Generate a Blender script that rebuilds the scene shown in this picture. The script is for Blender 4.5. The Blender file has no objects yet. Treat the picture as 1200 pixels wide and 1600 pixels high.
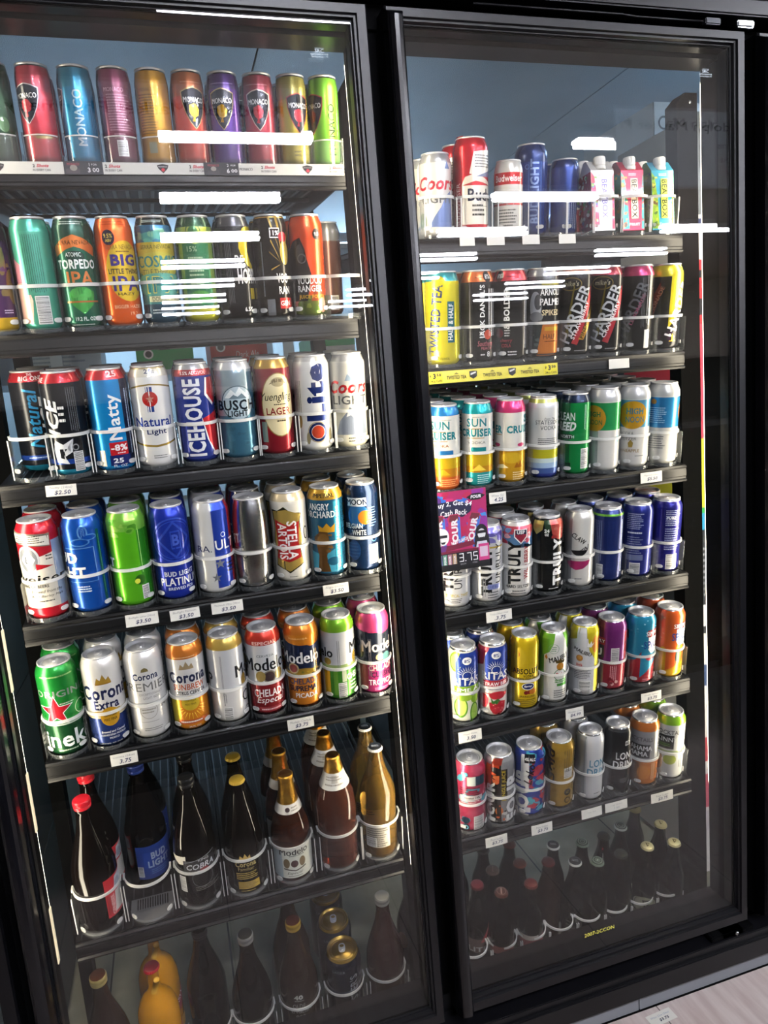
import bpy, bmesh, math, random
from mathutils import Matrix, Vector
random.seed(7)
sc = bpy.context.scene
C = sc.collection
rad = math.radians
EYE = 1.434           # camera height over the shop floor
GL = 1.262            # camera distance from the door faces (door faces stand at y = 0)

# ------------------------------------------------------------------ camera, world, exposure
cam = bpy.data.cameras.new('camera'); camo = bpy.data.objects.new('camera', cam); C.objects.link(camo)
cx = Vector((0.95409, -0.288207, -0.081538)); cy = Vector((-0.122499, -0.127052, -0.984303)); cz = Vector((0.273323, 0.949102, -0.156524))
m = Matrix.Identity(4)
for i in range(3):
    m[i][0] = cx[i]; m[i][1] = -cy[i]; m[i][2] = -cz[i]
m[0][3], m[1][3], m[2][3] = 0.0, -GL, EYE
camo.matrix_world = m
cam.sensor_fit = 'AUTO'; cam.sensor_width = 36.0; cam.lens = 36.0 * 1129.0 / 1600.0
cam.clip_start = 0.02; cam.clip_end = 60
sc.camera = camo
w = bpy.data.worlds.new('world'); sc.world = w; w.use_nodes = True
w.node_tree.nodes['Background'].inputs[0].default_value = (0.6, 0.75, 1.0, 1)
w.node_tree.nodes['Background'].inputs[1].default_value = 0.02
sc.view_settings.view_transform = 'Standard'; sc.view_settings.look = 'None'
sc.view_settings.exposure = 0.0; sc.view_settings.gamma = 1.0; sc.view_settings.use_curve_mapping = False
try:
    sc.cycles.transparent_max_bounces = 24; sc.cycles.max_bounces = 10; sc.cycles.transmission_bounces = 8
    sc.cycles.sample_clamp_indirect = 4.0; sc.cycles.caustics_reflective = False; sc.cycles.caustics_refractive = False
    sc.cycles.use_denoising = True; sc.cycles.use_light_tree = True
except Exception:
    pass
STRIP_POWER = 30.0     # LED strips on the door mullions
TUBE_POWER = 290.0      # shop ceiling tubes
COLD_POWER = 100.0      # tubes of the walk-in cold room behind the shelves

# ------------------------------------------------------------------ materials
MATS = {}
def lin(h):
    h = h.lstrip('#'); o = []
    for i in (0, 2, 4):
        c = int(h[i:i+2], 16) / 255.0
        o.append(c / 12.92 if c <= 0.04045 else ((c + 0.055) / 1.055) ** 2.4)
    return (o[0], o[1], o[2], 1.0)
def pmat(name, hexc, rough=0.5, metal=0.0, emit=0.0, coat=0.0, trans=0.0, ior=1.45, spec=0.5):
    if name in MATS: return MATS[name]
    mt = bpy.data.materials.new(name); mt.use_nodes = True
    b = mt.node_tree.nodes['Principled BSDF']
    b.inputs['Base Color'].default_value = lin(hexc); b.inputs['Roughness'].default_value = rough
    b.inputs['Metallic'].default_value = metal; b.inputs['IOR'].default_value = ior
    b.inputs['Specular IOR Level'].default_value = spec
    b.inputs['Coat Weight'].default_value = coat; b.inputs['Transmission Weight'].default_value = trans
    if emit:
        b.inputs['Emission Color'].default_value = lin(hexc); b.inputs['Emission Strength'].default_value = emit
    MATS[name] = mt
    return mt
def ink(hexc):
    h = hexc.lstrip('#').lower()
    return pmat('ink ' + h, h, rough=0.27, metal=0.3 if sum(lin(h)[:3]) > 1.35 else 0.55, coat=0.3)
def paper(hexc):
    h = hexc.lstrip('#').lower()
    return pmat('print ' + h, h, rough=0.6)
def clearmat(name, hexc, alpha, rough=0.15, gloss=None, bump=0.0):
    """thin see-through sheet: part passes, part shows the surface, plus a fresnel reflection"""
    if name in MATS: return MATS[name]
    mt = bpy.data.materials.new(name); mt.use_nodes = True; nt = mt.node_tree; nt.nodes.clear()
    out = nt.nodes.new('ShaderNodeOutputMaterial'); tr = nt.nodes.new('ShaderNodeBsdfTransparent')
    df = nt.nodes.new('ShaderNodeBsdfDiffuse'); df.inputs[0].default_value = lin(hexc)
    tl = nt.nodes.new('ShaderNodeBsdfTranslucent'); tl.inputs[0].default_value = lin(hexc)
    m0 = nt.nodes.new('ShaderNodeMixShader'); m0.inputs[0].default_value = 0.4
    nt.links.new(df.outputs[0], m0.inputs[1]); nt.links.new(tl.outputs[0], m0.inputs[2])
    m1 = nt.nodes.new('ShaderNodeMixShader'); m1.inputs[0].default_value = alpha
    nt.links.new(tr.outputs[0], m1.inputs[1]); nt.links.new(m0.outputs[0], m1.inputs[2])
    gl = nt.nodes.new('ShaderNodeBsdfGlossy'); gl.inputs['Roughness'].default_value = rough
    lw = nt.nodes.new('ShaderNodeLayerWeight'); lw.inputs[0].default_value = 0.5      # Schlick, same from both sides
    pw = nt.nodes.new('ShaderNodeMath'); pw.operation = 'POWER'; pw.inputs[1].default_value = 5.0
    fr = nt.nodes.new('ShaderNodeMath'); fr.operation = 'MULTIPLY_ADD'; fr.inputs[1].default_value = 0.955; fr.inputs[2].default_value = 0.045
    nt.links.new(lw.outputs['Facing'], pw.inputs[0]); nt.links.new(pw.outputs[0], fr.inputs[0])
    m2 = nt.nodes.new('ShaderNodeMixShader')
    nt.links.new(fr.outputs[0], m2.inputs[0]); nt.links.new(m1.outputs[0], m2.inputs[1]); nt.links.new(gl.outputs[0], m2.inputs[2])
    nt.links.new(m2.outputs[0], out.inputs[0])
    MATS[name] = mt
    return mt
M_GLASS = clearmat('door glass', '202422', 0.02, 0.0)
M_WHITEPL = clearmat('milky plastic', 'f4f4f0', 0.8, 0.25)
M_CLEARPL = clearmat('clear plastic', 'dfe6e8', 0.06, 0.08)
M_FRAME = pmat('black anodised frame', '0b0b0e', 0.36, 0.1, spec=.35)
M_BLACK = pmat('matt black', '030304', 0.8, spec=.06)
M_SHELF = pmat('black shelf steel', '08080a', 0.5, 0.0, spec=.1)
M_POST = pmat('post black', '050505', 0.9, spec=0.03)
M_WIRE = pmat('dark shelf wire', '2c2e31', 0.4, 0.5)
M_RAIL = pmat('price rail vinyl', '0e0e0f', 0.36, spec=.3)
M_ALU = pmat('bare aluminium', 'c9cbcc', 0.22, 1.0)
M_LID = pmat('lid aluminium', 'c9cacb', 0.42, 0.65)
M_TAB = pmat('pull tab aluminium', 'd9d9da', 0.35, 0.5)
M_STEEL = pmat('screw steel', 'd0d0d0', 0.25, 1.0)
def noise_mat(name, h1, h2, scale, rough, metal=0.0, bump=0.0, bscale=60.0, stretch=None, spots=None):
    mt = pmat(name, h1, rough, metal); nt = mt.node_tree; b = nt.nodes['Principled BSDF']
    tc = nt.nodes.new('ShaderNodeTexCoord'); mp = nt.nodes.new('ShaderNodeMapping')
    nt.links.new(tc.outputs['Object'], mp.inputs[0])
    if stretch: mp.inputs['Scale'].default_value = stretch
    n = nt.nodes.new('ShaderNodeTexNoise'); n.inputs['Scale'].default_value = scale; n.inputs['Detail'].default_value = 6
    nt.links.new(mp.outputs[0], n.inputs['Vector'])
    r = nt.nodes.new('ShaderNodeValToRGB'); r.color_ramp.elements[0].color = lin(h1); r.color_ramp.elements[1].color = lin(h2)
    r.color_ramp.elements[0].position = 0.35; r.color_ramp.elements[1].position = 0.65
    nt.links.new(n.outputs[0], r.inputs[0]); nt.links.new(r.outputs[0], b.inputs['Base Color'])
    if bump:
        v = nt.nodes.new('ShaderNodeTexNoise'); v.inputs['Scale'].default_value = bscale; v.inputs['Detail'].default_value = 3
        nt.links.new(tc.outputs['Object'], v.inputs['Vector'])
        bp = nt.nodes.new('ShaderNodeBump'); bp.inputs['Strength'].default_value = bump; bp.inputs['Distance'].default_value = 0.005
        nt.links.new(v.outputs[0], bp.inputs['Height']); nt.links.new(bp.outputs[0], b.inputs['Normal'])
    return mt

# ------------------------------------------------------------------ mesh helpers
def obj(name, mesh, parent=None, label=None, cat=None, group=None, kind=None):
    o = bpy.data.objects.new(name, mesh); C.objects.link(o)
    if parent is not None: o.parent = parent
    if label: o['label'] = label
    if cat: o['category'] = cat
    if group: o['group'] = group
    if kind: o['kind'] = kind
    return o
def empty(name, loc, label, cat, group=None):
    o = obj(name, None, None, label, cat, group); o.location = loc; o.empty_display_size = 0.02
    return o
class MB:
    """collects faces with a material each, then becomes one mesh"""
    def __init__(s): s.v = []; s.f = []; s.m = []; s.mats = []; s.sm = []
    def mi(s, mt):
        if mt not in s.mats: s.mats.append(mt)
        return s.mats.index(mt)
    def add(s, vs, fs, mt, smooth=False):
        k = len(s.v); i = s.mi(mt); s.v.extend(vs)
        for f in fs:
            s.f.append(tuple(k + a for a in f)); s.m.append(i); s.sm.append(smooth)
    def box(s, x0, x1, y0, y1, z0, z1, mt, bev=0.0):
        if bev:
            bm = bmesh.new(); bmesh.ops.create_cube(bm, size=1.0)
            for q in bm.verts:
                q.co = Vector(((x0+x1)/2 + q.co.x*(x1-x0), (y0+y1)/2 + q.co.y*(y1-y0), (z0+z1)/2 + q.co.z*(z1-z0)))
            bmesh.ops.bevel(bm, geom=list(bm.edges), offset=bev, segments=2, affect='EDGES')
            bm.verts.index_update()
            s.add([tuple(q.co) for q in bm.verts], [[q.index for q in f.verts] for f in bm.faces], mt); bm.free(); return
        vs = [(x, y, z) for x in (x0, x1) for y in (y0, y1) for z in (z0, z1)]
        s.add(vs, [(0,1,3,2),(4,6,7,5),(0,4,5,1),(2,3,7,6),(0,2,6,4),(1,5,7,3)], mt)
    def lathe(s, prof, mats, n=40, cxy=(0, 0), cap0=True, cap1=False, a0=0.0, a1=2*math.pi):
        """prof [(r,z)], mats one per segment"""
        full = abs(a1 - a0 - 2*math.pi) < 1e-6; k = n if full else n + 1
        vs = []
        for r, z in prof:
            for i in range(k):
                a = a0 + (a1 - a0) * i / n
                vs.append((cxy[0] + r*math.sin(a), cxy[1] - r*math.cos(a), z))
        for j in range(len(prof) - 1):
            fs = [(j*k + i, j*k + (i+1) % k, (j+1)*k + (i+1) % k, (j+1)*k + i) for i in range(n)]
            if j == 0: base = len(s.v); s.v.extend(vs)
            ix = s.mi(mats[j] if isinstance(mats, list) else mats)
            for f in fs: s.f.append(tuple(base + a for a in f)); s.m.append(ix); s.sm.append(True)
        if cap0 and prof[0][0] > 1e-5:
            s.f.append(tuple(base + i for i in reversed(range(k)))); s.m.append(s.mi(mats[0] if isinstance(mats, list) else mats)); s.sm.append(False)
        if cap1:
            s.f.append(tuple(base + (len(prof)-1)*k + i for i in range(k))); s.m.append(s.mi(mats[-1] if isinstance(mats, list) else mats)); s.sm.append(False)
    def tube(s, pts, r, mt, n=8):
        vs = []; fs = []
        for i, p in enumerate(pts):
            p = Vector(p); d = (Vector(pts[min(i+1, len(pts)-1)]) - Vector(pts[max(i-1, 0)])).normalized()
            u = d.orthogonal().normalized() if abs(d.z) < 0.9 else Vector((1, 0, 0))
            if abs(d.z) < 0.9: u = d.cross(Vector((0, 0, 1))).normalized()
            w2 = d.cross(u).normalized()
            for k in range(n):
                a = 2*math.pi*k/n; q = p + u*(r*math.cos(a)) + w2*(r*math.sin(a)); vs.append(tuple(q))
        for i in range(len(pts)-1):
            for k in range(n):
                fs.append((i*n+k, i*n+(k+1) % n, (i+1)*n+(k+1) % n, (i+1)*n+k))
        fs.append(tuple(range(n))); fs.append(tuple((len(pts)-1)*n + k for k in reversed(range(n))))
        s.add(vs, fs, mt, True)
    def mesh(s, name):
        me = bpy.data.meshes.new(name); me.from_pydata(s.v, [], s.f)
        for mt in s.mats: me.materials.append(mt)
        me.polygons.foreach_set('material_index', s.m); me.polygons.foreach_set('use_smooth', s.sm); me.update()
        return me
    def build(s, name, parent=None, **k): return obj(name, s.mesh(name), parent, **k)

# ------------------------------------------------------------------ flat artwork that wraps on cans or lies on sheets
TXT = {}
def text2d(s, bold=0.0, shear=0.0):
    key = (s, bold, shear)
    if key not in TXT:
        cu = bpy.data.curves.new('lettering', 'FONT'); cu.body = s; cu.size = 1.0; cu.resolution_u = 2
        cu.offset = bold; cu.shear = shear; cu.align_x = 'LEFT'; cu.space_character = 1.0 + bold*2
        o = bpy.data.objects.new('lettering', cu)
        me = bpy.data.meshes.new_from_object(o)
        vs = [(v.co.x, v.co.y) for v in me.vertices]; fs = [tuple(p.vertices) for p in me.polygons]
        bpy.data.objects.remove(o); bpy.data.curves.remove(cu); bpy.data.meshes.remove(me)
        xs = [p[0] for p in vs] or [0, 1]; ys = [p[1] for p in vs] or [0, 1]
        x0, x1, y0, y1 = min(xs), max(xs), min(ys), max(ys)
        sy = 1.0 / max(y1 - y0, 1e-4)
        TXT[key] = ([((a-(x0+x1)/2)*sy, (b-(y0+y1)/2)*sy) for a, b in vs], fs, (x1-x0)*sy)
    return TXT[key]
def split_polys(polys, ax, c):
    """cuts convex polygons along the line coordinate[ax] = c"""
    res = []
    for p in polys:
        ds = [q[ax] - c for q in p]
        if max(ds) <= 1e-6 or min(ds) >= -1e-6: res.append(p); continue
        for sg in (1, -1):
            out = []
            for i in range(len(p)):
                j = (i+1) % len(p); a, b = ds[i]*sg, ds[j]*sg
                if a >= 0: out.append(p[i])
                if (a > 0 > b) or (a < 0 < b):
                    t = a/(a-b); out.append((p[i][0] + (p[j][0]-p[i][0])*t, p[i][1] + (p[j][1]-p[i][1])*t))
            if len(out) > 2: res.append(out)
    return res
class Art:
    """2-D shapes in millimetres (u along the surface, v up)"""
    def __init__(s, R=None, flat=False): s.R = R; s.flat = flat; s.items = []; s.rnd = random.Random(3)
    def U(s, x):
        if s.flat: return x
        a = math.asin(x) if abs(x) <= 1 else math.copysign(math.pi/2 + abs(x) - 1, x)
        return s.R * a
    def poly(s, pts, c): s.items.append((list(pts), [tuple(range(len(pts)))], c))
    def raw(s, op):
        k = op[0]
        if k == 'r':
            _, x0, x1, v0, v1, c = op; a, b = s.U(x0), s.U(x1); s.poly([(a, v0), (b, v0), (b, v1), (a, v1)], c)
        elif k == 'e':
            _, x, v, rx, rv, c = op; u = s.U(x)
            s.poly([(u + rx*math.cos(2*math.pi*i/28), v + rv*math.sin(2*math.pi*i/28)) for i in range(28)], c)
        elif k == 'ring':
            _, x, v, r1, r0, c = op; u = s.U(x); n = 32; vs = []; fs = []
            for i in range(n):
                a = 2*math.pi*i/n; vs += [(u + r0*math.cos(a), v + r0*math.sin(a)), (u + r1*math.cos(a), v + r1*math.sin(a))]
            for i in range(n): fs.append((2*i, 2*i+1, 2*((i+1) % n)+1, 2*((i+1) % n)))
            s.items.append((vs, fs, c))
        elif k == 'p':
            s.poly([(s.U(x), v) for x, v in op[1]], op[2])
        elif k == 'pm':
            _, x, v, pts, c = op; u = s.U(x); s.poly([(u + a, v + b) for a, b in pts], c)
        elif k == 'star':
            _, x, v, r, c = op; u = s.U(x)
            s.poly([(u + (r if i % 2 == 0 else r*0.4)*math.sin(math.pi*i/5), v + (r if i % 2 == 0 else r*0.4)*math.cos(math.pi*i/5)) for i in range(10)], c)
        elif k == 't':
            _, t, x, v, h, c = op[:6]; o = op[6] if len(op) > 6 else {}
            bo = o.get('b', 0.0); hasm = 'M' in t
            vs, fs, wd = text2d(t, 0.0 if hasm else min(bo, .018 if set(t) & set('WNKVXAmwvk') else .045), o.get('s', 0.0))
            if hasm and bo:           # heavier letters: the strokes laid twice, slightly apart
                d = min(bo, .035)*1.3; k2 = len(vs)
                fs = fs + [tuple(i + k2 for i in f) for f in fs]; vs = [(p[0]-d, p[1]) for p in vs] + [(p[0]+d, p[1]) for p in vs]
            sx = (o['w'] / wd) if 'w' in o else h
            a = rad(o.get('rot', 0)); ca, sa = math.cos(a), math.sin(a); u = s.U(x)
            if 'arc' in o:
                rr = o['arc']; q = []
                for p in vs:
                    b = p[0]*sx/rr; rv = rr + p[1]*h if rr > 0 else rr + p[1]*h
                    q.append((u + rv*math.sin(b), v - rr + rv*math.cos(b)))
            else:
                q = [(u + p[0]*sx*ca - p[1]*h*sa, v + p[0]*sx*sa + p[1]*h*ca) for p in vs]
            s.items.append((q, fs, c))
        elif k == 'm':
            _, x0, x1, v0, v1, n, c = op; a, b = s.U(x0), s.U(x1); st = (v1 - v0)/n
            vs = []; fs = []
            for i in range(n):
                v = v1 - st*(i + 0.5); u = a; e = b - (b-a)*s.rnd.random()*0.25
                while u < e:
                    l = min(1.2 + 3.5*s.rnd.random(), e-u)
                    if l > 0.3:
                        j = len(vs); vs += [(u, v-st*.22), (u+l, v-st*.22), (u+l, v+st*.22), (u, v+st*.22)]; fs.append((j, j+1, j+2, j+3))
                    u += l + 0.7
            if vs: s.items.append((vs, fs, c))
        elif k == 'mv':            # upright small print
            _, x0, x1, v0, v1, n, c = op; a, b = s.U(x0), s.U(x1); st = (b - a)/n; vs = []; fs = []
            for i in range(n):
                u = a + st*(i+.5); v = v0 + 6*s.rnd.random()
                while v < v1:
                    l = min(1.2 + 3.5*s.rnd.random(), v1-v)
                    if l > .3:
                        j = len(vs); vs += [(u-st*.22, v), (u+st*.22, v), (u+st*.22, v+l), (u-st*.22, v+l)]; fs.append((j, j+1, j+2, j+3))
                    v += l + .7
            if vs: s.items.append((vs, fs, c))
        elif k == 'bc':
            _, x0, x1, v0, v1 = op[:5]; a, b = s.U(x0), s.U(x1); s.poly([(a, v0), (b, v0), (b, v1), (a, v1)], 'e8e8e4')
            v = v0 + 1.5; vs = []; fs = []
            while v < v1 - 2:
                l = 0.4 + 0.9*s.rnd.random(); j = len(vs)
                vs += [(a+1.2, v), (b-1.2, v), (b-1.2, v+l), (a+1.2, v+l)]; fs.append((j, j+1, j+2, j+3)); v += l + 0.5 + s.rnd.random()*.8
            s.items.append((vs, fs, '555558'))
        elif k == 'sh':
            _, x, v, wd, ht, c0, c1, em = op
            base = [(-1, .78), (-.5, .92), (0, 1), (.5, .92), (1, .78), (.95, .3), (.75, -.2), (.4, -.68), (0, -1), (-.4, -.68), (-.75, -.2), (-.95, .3)]
            s.raw(('pm', x, v, [(a*wd*1.08, b*ht*1.06) for a, b in base], c0))
            s.raw(('pm', x, v, [(a*wd, b*ht) for a, b in base], c1))
            s.raw(('t', 'MONACO', x, v + ht*.42, ht*.26, 'f0f0ee', {'w': wd*1.75, 'b': .015}))
            bird = [(-.25, -.6), (.05, -.62), (.0, -.4), (.3, -.3), (.42, 0), (.3, .12), (.18, -.05), (.1, .12), (.16, .26), (-.02, .3), (-.06, .1), (-.25, .05), (-.42, .2), (-.46, -.12), (-.3, -.32), (-.12, -.4)]
            s.raw(('pm', x, v - ht*.05, [(a*wd, b*ht) for a, b in bird], em))
        elif k == 'blobs':         # splashy camouflage pattern
            _, x0, x1, v0, v1, n, rmin, rmax, cols = op; a, b = s.U(x0), s.U(x1)
            for i in range(n):
                u = a + (b-a)*s.rnd.random(); v = v0 + (v1-v0)*s.rnd.random(); r = rmin + (rmax-rmin)*s.rnd.random()
                k2 = 9; ph = s.rnd.random()*6
                pts = []
                for j in range(k2):
                    q = r*(0.6 + 0.6*s.rnd.random()); an = ph + 2*math.pi*j/k2
                    pts.append((min(max(u + 1.3*q*math.cos(an), a), b), min(max(v + q*math.sin(an), v0), v1)))
                s.poly(pts, cols[i % len(cols)])
    def add(s, ops):
        for o in ops: s.raw(o)
        return s
    def emit(s, mb, fn, matfn, cutu=None, cutv=(), off0=0.12, step=0.035):
        for li, (vs, fs, c) in enumerate(s.items):
            tris = []
            for f in fs:
                if len(f) <= 4: tris.append([vs[k] for k in f]); continue
                bm = bmesh.new(); q = [bm.verts.new((vs[k][0], vs[k][1], 0)) for k in f]
                try: bmesh.ops.triangulate(bm, faces=[bm.faces.new(q)]); tris += [[(p.co.x, p.co.y) for p in t.verts] for t in bm.faces]
                except ValueError: pass
                bm.free()
            cuts = []
            if cutu:
                us = [p[0] for p in vs]; k = math.ceil(min(us)/cutu)
                while k*cutu < max(us): cuts.append((0, k*cutu)); k += 1
            cuts += [(1, z) for z in cutv if min(p[1] for p in vs) < z < max(p[1] for p in vs)]
            for ax, c0 in cuts: tris = split_polys(tris, ax, c0)
            o = off0 + step*li; out = []; fl = []
            for t in tris:
                ar = sum(t[a][0]*t[(a+1) % len(t)][1] - t[(a+1) % len(t)][0]*t[a][1] for a in range(len(t)))
                if abs(ar) < 1e-5: continue
                if ar < 0: t = t[::-1]
                b0 = len(out); out += [fn(p[0], p[1], o) for p in t]; fl.append(tuple(range(b0, b0 + len(t))))
            if fl: mb.add(out, fl, matfn(c), bool(cutu))
# ================================================================= structure of the shop and the cold room
def struct(name, mb): return mb.build(name, kind='structure')
M_TILE = noise_mat('shop floor vinyl', 'c9bcb6', 'b5a49e', 6.0, 0.35, stretch=(9, 1, 1))
nt = M_TILE.node_tree; b = nt.nodes['Principled BSDF']        # tile joints
tc = nt.nodes.new('ShaderNodeTexCoord'); br = nt.nodes.new('ShaderNodeTexBrick'); br.offset = 0
br.inputs['Scale'].default_value = 1.0; br.inputs['Brick Width'].default_value = .457; br.inputs['Row Height'].default_value = .457; br.inputs['Mortar Size'].default_value = .0012; br.inputs['Mortar Smooth'].default_value = 0
mp = nt.nodes.new('ShaderNodeMapping'); mp.inputs['Location'].default_value = (-.001, .35, 0)
nt.links.new(tc.outputs['Object'], mp.inputs[0]); nt.links.new(mp.outputs[0], br.inputs[0])
mx = nt.nodes.new('ShaderNodeMixRGB'); src = b.inputs['Base Color'].links[0].from_socket
nt.links.new(br.outputs['Fac'], mx.inputs[0]); nt.links.new(src, mx.inputs[1]); mx.inputs[2].default_value = lin('5c5350'); nt.links.new(mx.outputs[0], b.inputs['Base Color'])
M_COLDF = noise_mat('cold room floor', '92917f', '807f70', 14.0, 0.55)
nt = M_COLDF.node_tree; b = nt.nodes['Principled BSDF']
tc = nt.nodes.new('ShaderNodeTexCoord'); br = nt.nodes.new('ShaderNodeTexBrick'); br.offset = 0
br.inputs['Scale'].default_value = 1.0; br.inputs['Brick Width'].default_value = .3; br.inputs['Row Height'].default_value = 9.0; br.inputs['Mortar Size'].default_value = .0022; br.inputs['Mortar Smooth'].default_value = 0
mp = nt.nodes.new('ShaderNodeMapping'); mp.inputs['Location'].default_value = (.007, 3.0, 0)
nt.links.new(tc.outputs['Object'], mp.inputs[0]); nt.links.new(mp.outputs[0], br.inputs[0])
mx = nt.nodes.new('ShaderNodeMixRGB'); src = b.inputs['Base Color'].links[0].from_socket
nt.links.new(br.outputs['Fac'], mx.inputs[0]); nt.links.new(src, mx.inputs[1]); mx.inputs[2].default_value = lin('141414'); nt.links.new(mx.outputs[0], b.inputs['Base Color'])
M_STUC = noise_mat('embossed cold room panel', 'a8bccc', '9cb2c2', 3.0, 0.45, metal=0.35, bump=1.0, bscale=300.0)
M_WALLC = noise_mat('cold room wall panel', 'b9c6cc', 'aab8bf', 3.0, 0.5, metal=0.2, bump=0.3, bscale=110.0)
M_SHOPW = pmat('shop wall paint', '77736c', 0.8); M_SHOPC = pmat('shop ceiling tile', '8f8d88', 0.9)
mb = MB(); mb.box(-7, 12, -16, .06, -.06, 0, M_TILE); struct('floor', mb)
mb = MB(); mb.box(-7, 12, -16, -.15, 3.42, 3.5, M_SHOPC); struct('ceiling', mb)
mb = MB(); mb.box(-7.1, -7, -16, 0, 0, 3.5, M_SHOPW); struct('wall_left', mb)
mb = MB(); mb.box(12, 12.1, -16, 0, 0, 3.5, M_SHOPW); struct('wall_right', mb)
mb = MB(); mb.box(-7, 12, -16.1, -16, 0, 3.5, M_SHOPW); struct('wall_rear', mb)
mb = MB(); mb.box(-7, 12, -.02, .06, 2.137, 3.42, pmat('dark fascia', '1b1b1e', .5)); struct('wall_front', mb)
# cold room shell
mb = MB(); mb.box(-1.6, 3.4, .06, 3.9, -.02, EYE-1.415, M_COLDF); struct('floor_cold_room', mb)
mb = MB()
x = .38 - 1.215*2
while x < 3.4:
    x0 = max(x, -1.6); x1 = min(x+1.213, 3.4)
    mb.box(x0+.002, x1-.002, .11, 3.9, EYE+1.0, EYE+1.06, M_STUC); x += 1.215
mb.box(-1.6, 3.4, .11, 3.9, EYE+1.004, EYE+1.07, M_BLACK); struct('ceiling_cold_room', mb)
mb = MB(); mb.box(-1.6, 3.4, 3.9, 3.96, 0, 2.5, M_WALLC); struct('wall_back', mb)
mb = MB(); mb.box(-1.66, -1.6, .06, 3.9, 0, 2.5, M_WALLC); struct('wall_side_cold_room', mb)
mb = MB(); mb.box(3.4, 3.46, .06, 3.9, 0, 2.5, M_WALLC); struct('wall_end_cold_room', mb)
mb = MB()
M_KICK = pmat('grey vinyl base', '85888d', .45)
mb.box(-3, .870, -.004, .05, 0, EYE-1.387, M_KICK); mb.box(.873, 3.4, -.004, .05, 0, EYE-1.387, M_KICK)
mb.box(-3, 3.4, -.006, .0, 0, .004, M_BLACK); struct('baseboard_front', mb)

# ---- the door surround of the cooler: posts, header, sill, light strips
PITCH = .7752
fr = empty('cooler_door_surround', (0, 0, 0), 'black metal surround of posts, header and sill that holds the glass cooler doors', 'door frame')
mb = MB(); mb.box(-2.0, 3.4, -.012, .05, EYE+.672, EYE+.703, M_FRAME, .003); mb.box(-2, 3.4, .045, .11, EYE+.632, EYE+.71, M_BLACK)
mb.box(-2, 3.4, .058, .112, EYE+.622, EYE+.632, M_FRAME); mb.build('header', fr)
mb = MB(); mb.box(-2, 3.4, -.02, .05, EYE-1.387, EYE-1.338, M_FRAME, .003); mb.box(-2, 3.4, -.012, .05, EYE-1.342, EYE-1.322, M_FRAME, .002); mb.box(-2, 3.4, .05, .112, EYE-1.402, EYE-1.282, M_FRAME); mb.build('sill', fr)
M_LED = pmat('LED strip', 'fff2d6', .5, emit=STRIP_POWER); M_LENS = pmat('LED lens edge', 'fff0cc', .4, emit=.45)
M_LENSD = pmat('clear lens rib', '3a3a36', .3)
for i, xm in enumerate((.4235 - 2*PITCH, .4235 - PITCH, .4235, .4235 + PITCH, .4235 + 2*PITCH)):
    mb = MB(); mb.box(xm-.034, xm+.034, .052, .108, EYE-1.29, EYE+.66, M_BLACK); mb.build('mullion', fr)
    if i in (1, 2, 3):
        s = MB(); z0, z1 = EYE-1.0, EYE+.6
        for sg in (-1, 1):
            xa, xb = xm + sg*.034, xm + sg*.012
            s.add([(xa, .1085, z0), (xb, .135, z0), (xb, .135, z1), (xa, .1085, z1)], [(0, 1, 2, 3) if sg < 0 else (3, 2, 1, 0)], M_LED)
            xc, yc = xa - sg*.0012, .1085 - .0008
            s.add([(xc, yc, z0), (xb - sg*.0012, .1342, z0), (xb - sg*.0012, .1342, z1), (xc, yc, z1)], [(0, 1, 2, 3)], M_BLACK)
        s.box(xm-.011, xm+.011, .1082, .134, z0, z1, M_BLACK)
        s.build('light_strip', fr)
        s = MB()
        for sg in (1,):
            z = z0
            while z < z1 - .1:
                s.box(*sorted((xm + sg*.0341, xm + sg*.0365)), .094, .1075, z, z+.115, M_LENS, .001); z += .27 if sg > 0 else .6
        s.build('light_strip_lens', fr)
mb = MB()
for xx in (1.09, 1.12):
    mb.box(xx-.02, xx+.07, -.008, .03, EYE-1.321, EYE-1.308, M_BLACK, .002)
mb.build('hinge_plate', fr)
mb = MB(); mb.lathe([(.0055, 0), (.005, .003), (.001, .0042)], M_STEEL, 12); o = mb.build('hinge_screw', fr); o.location = (1.139, -.009, EYE-1.3135); o.rotation_euler = (rad(90), 0, 0)
mb = MB(); mb.tube([(.60, -.001, EYE+.662), (.9, -.001, EYE+.6625), (.93, -.001, EYE+.6605), (1.08, -.001, EYE+.6605)], .0018, M_FRAME); mb.box(1.085, 1.12, -.004, .01, EYE+.656, EYE+.668, M_WIRE, .002); mb.box(1.16, 1.20, -.004, .01, EYE+.655, EYE+.669, M_ALU, .003); mb.build('hinge_cable', fr)

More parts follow.
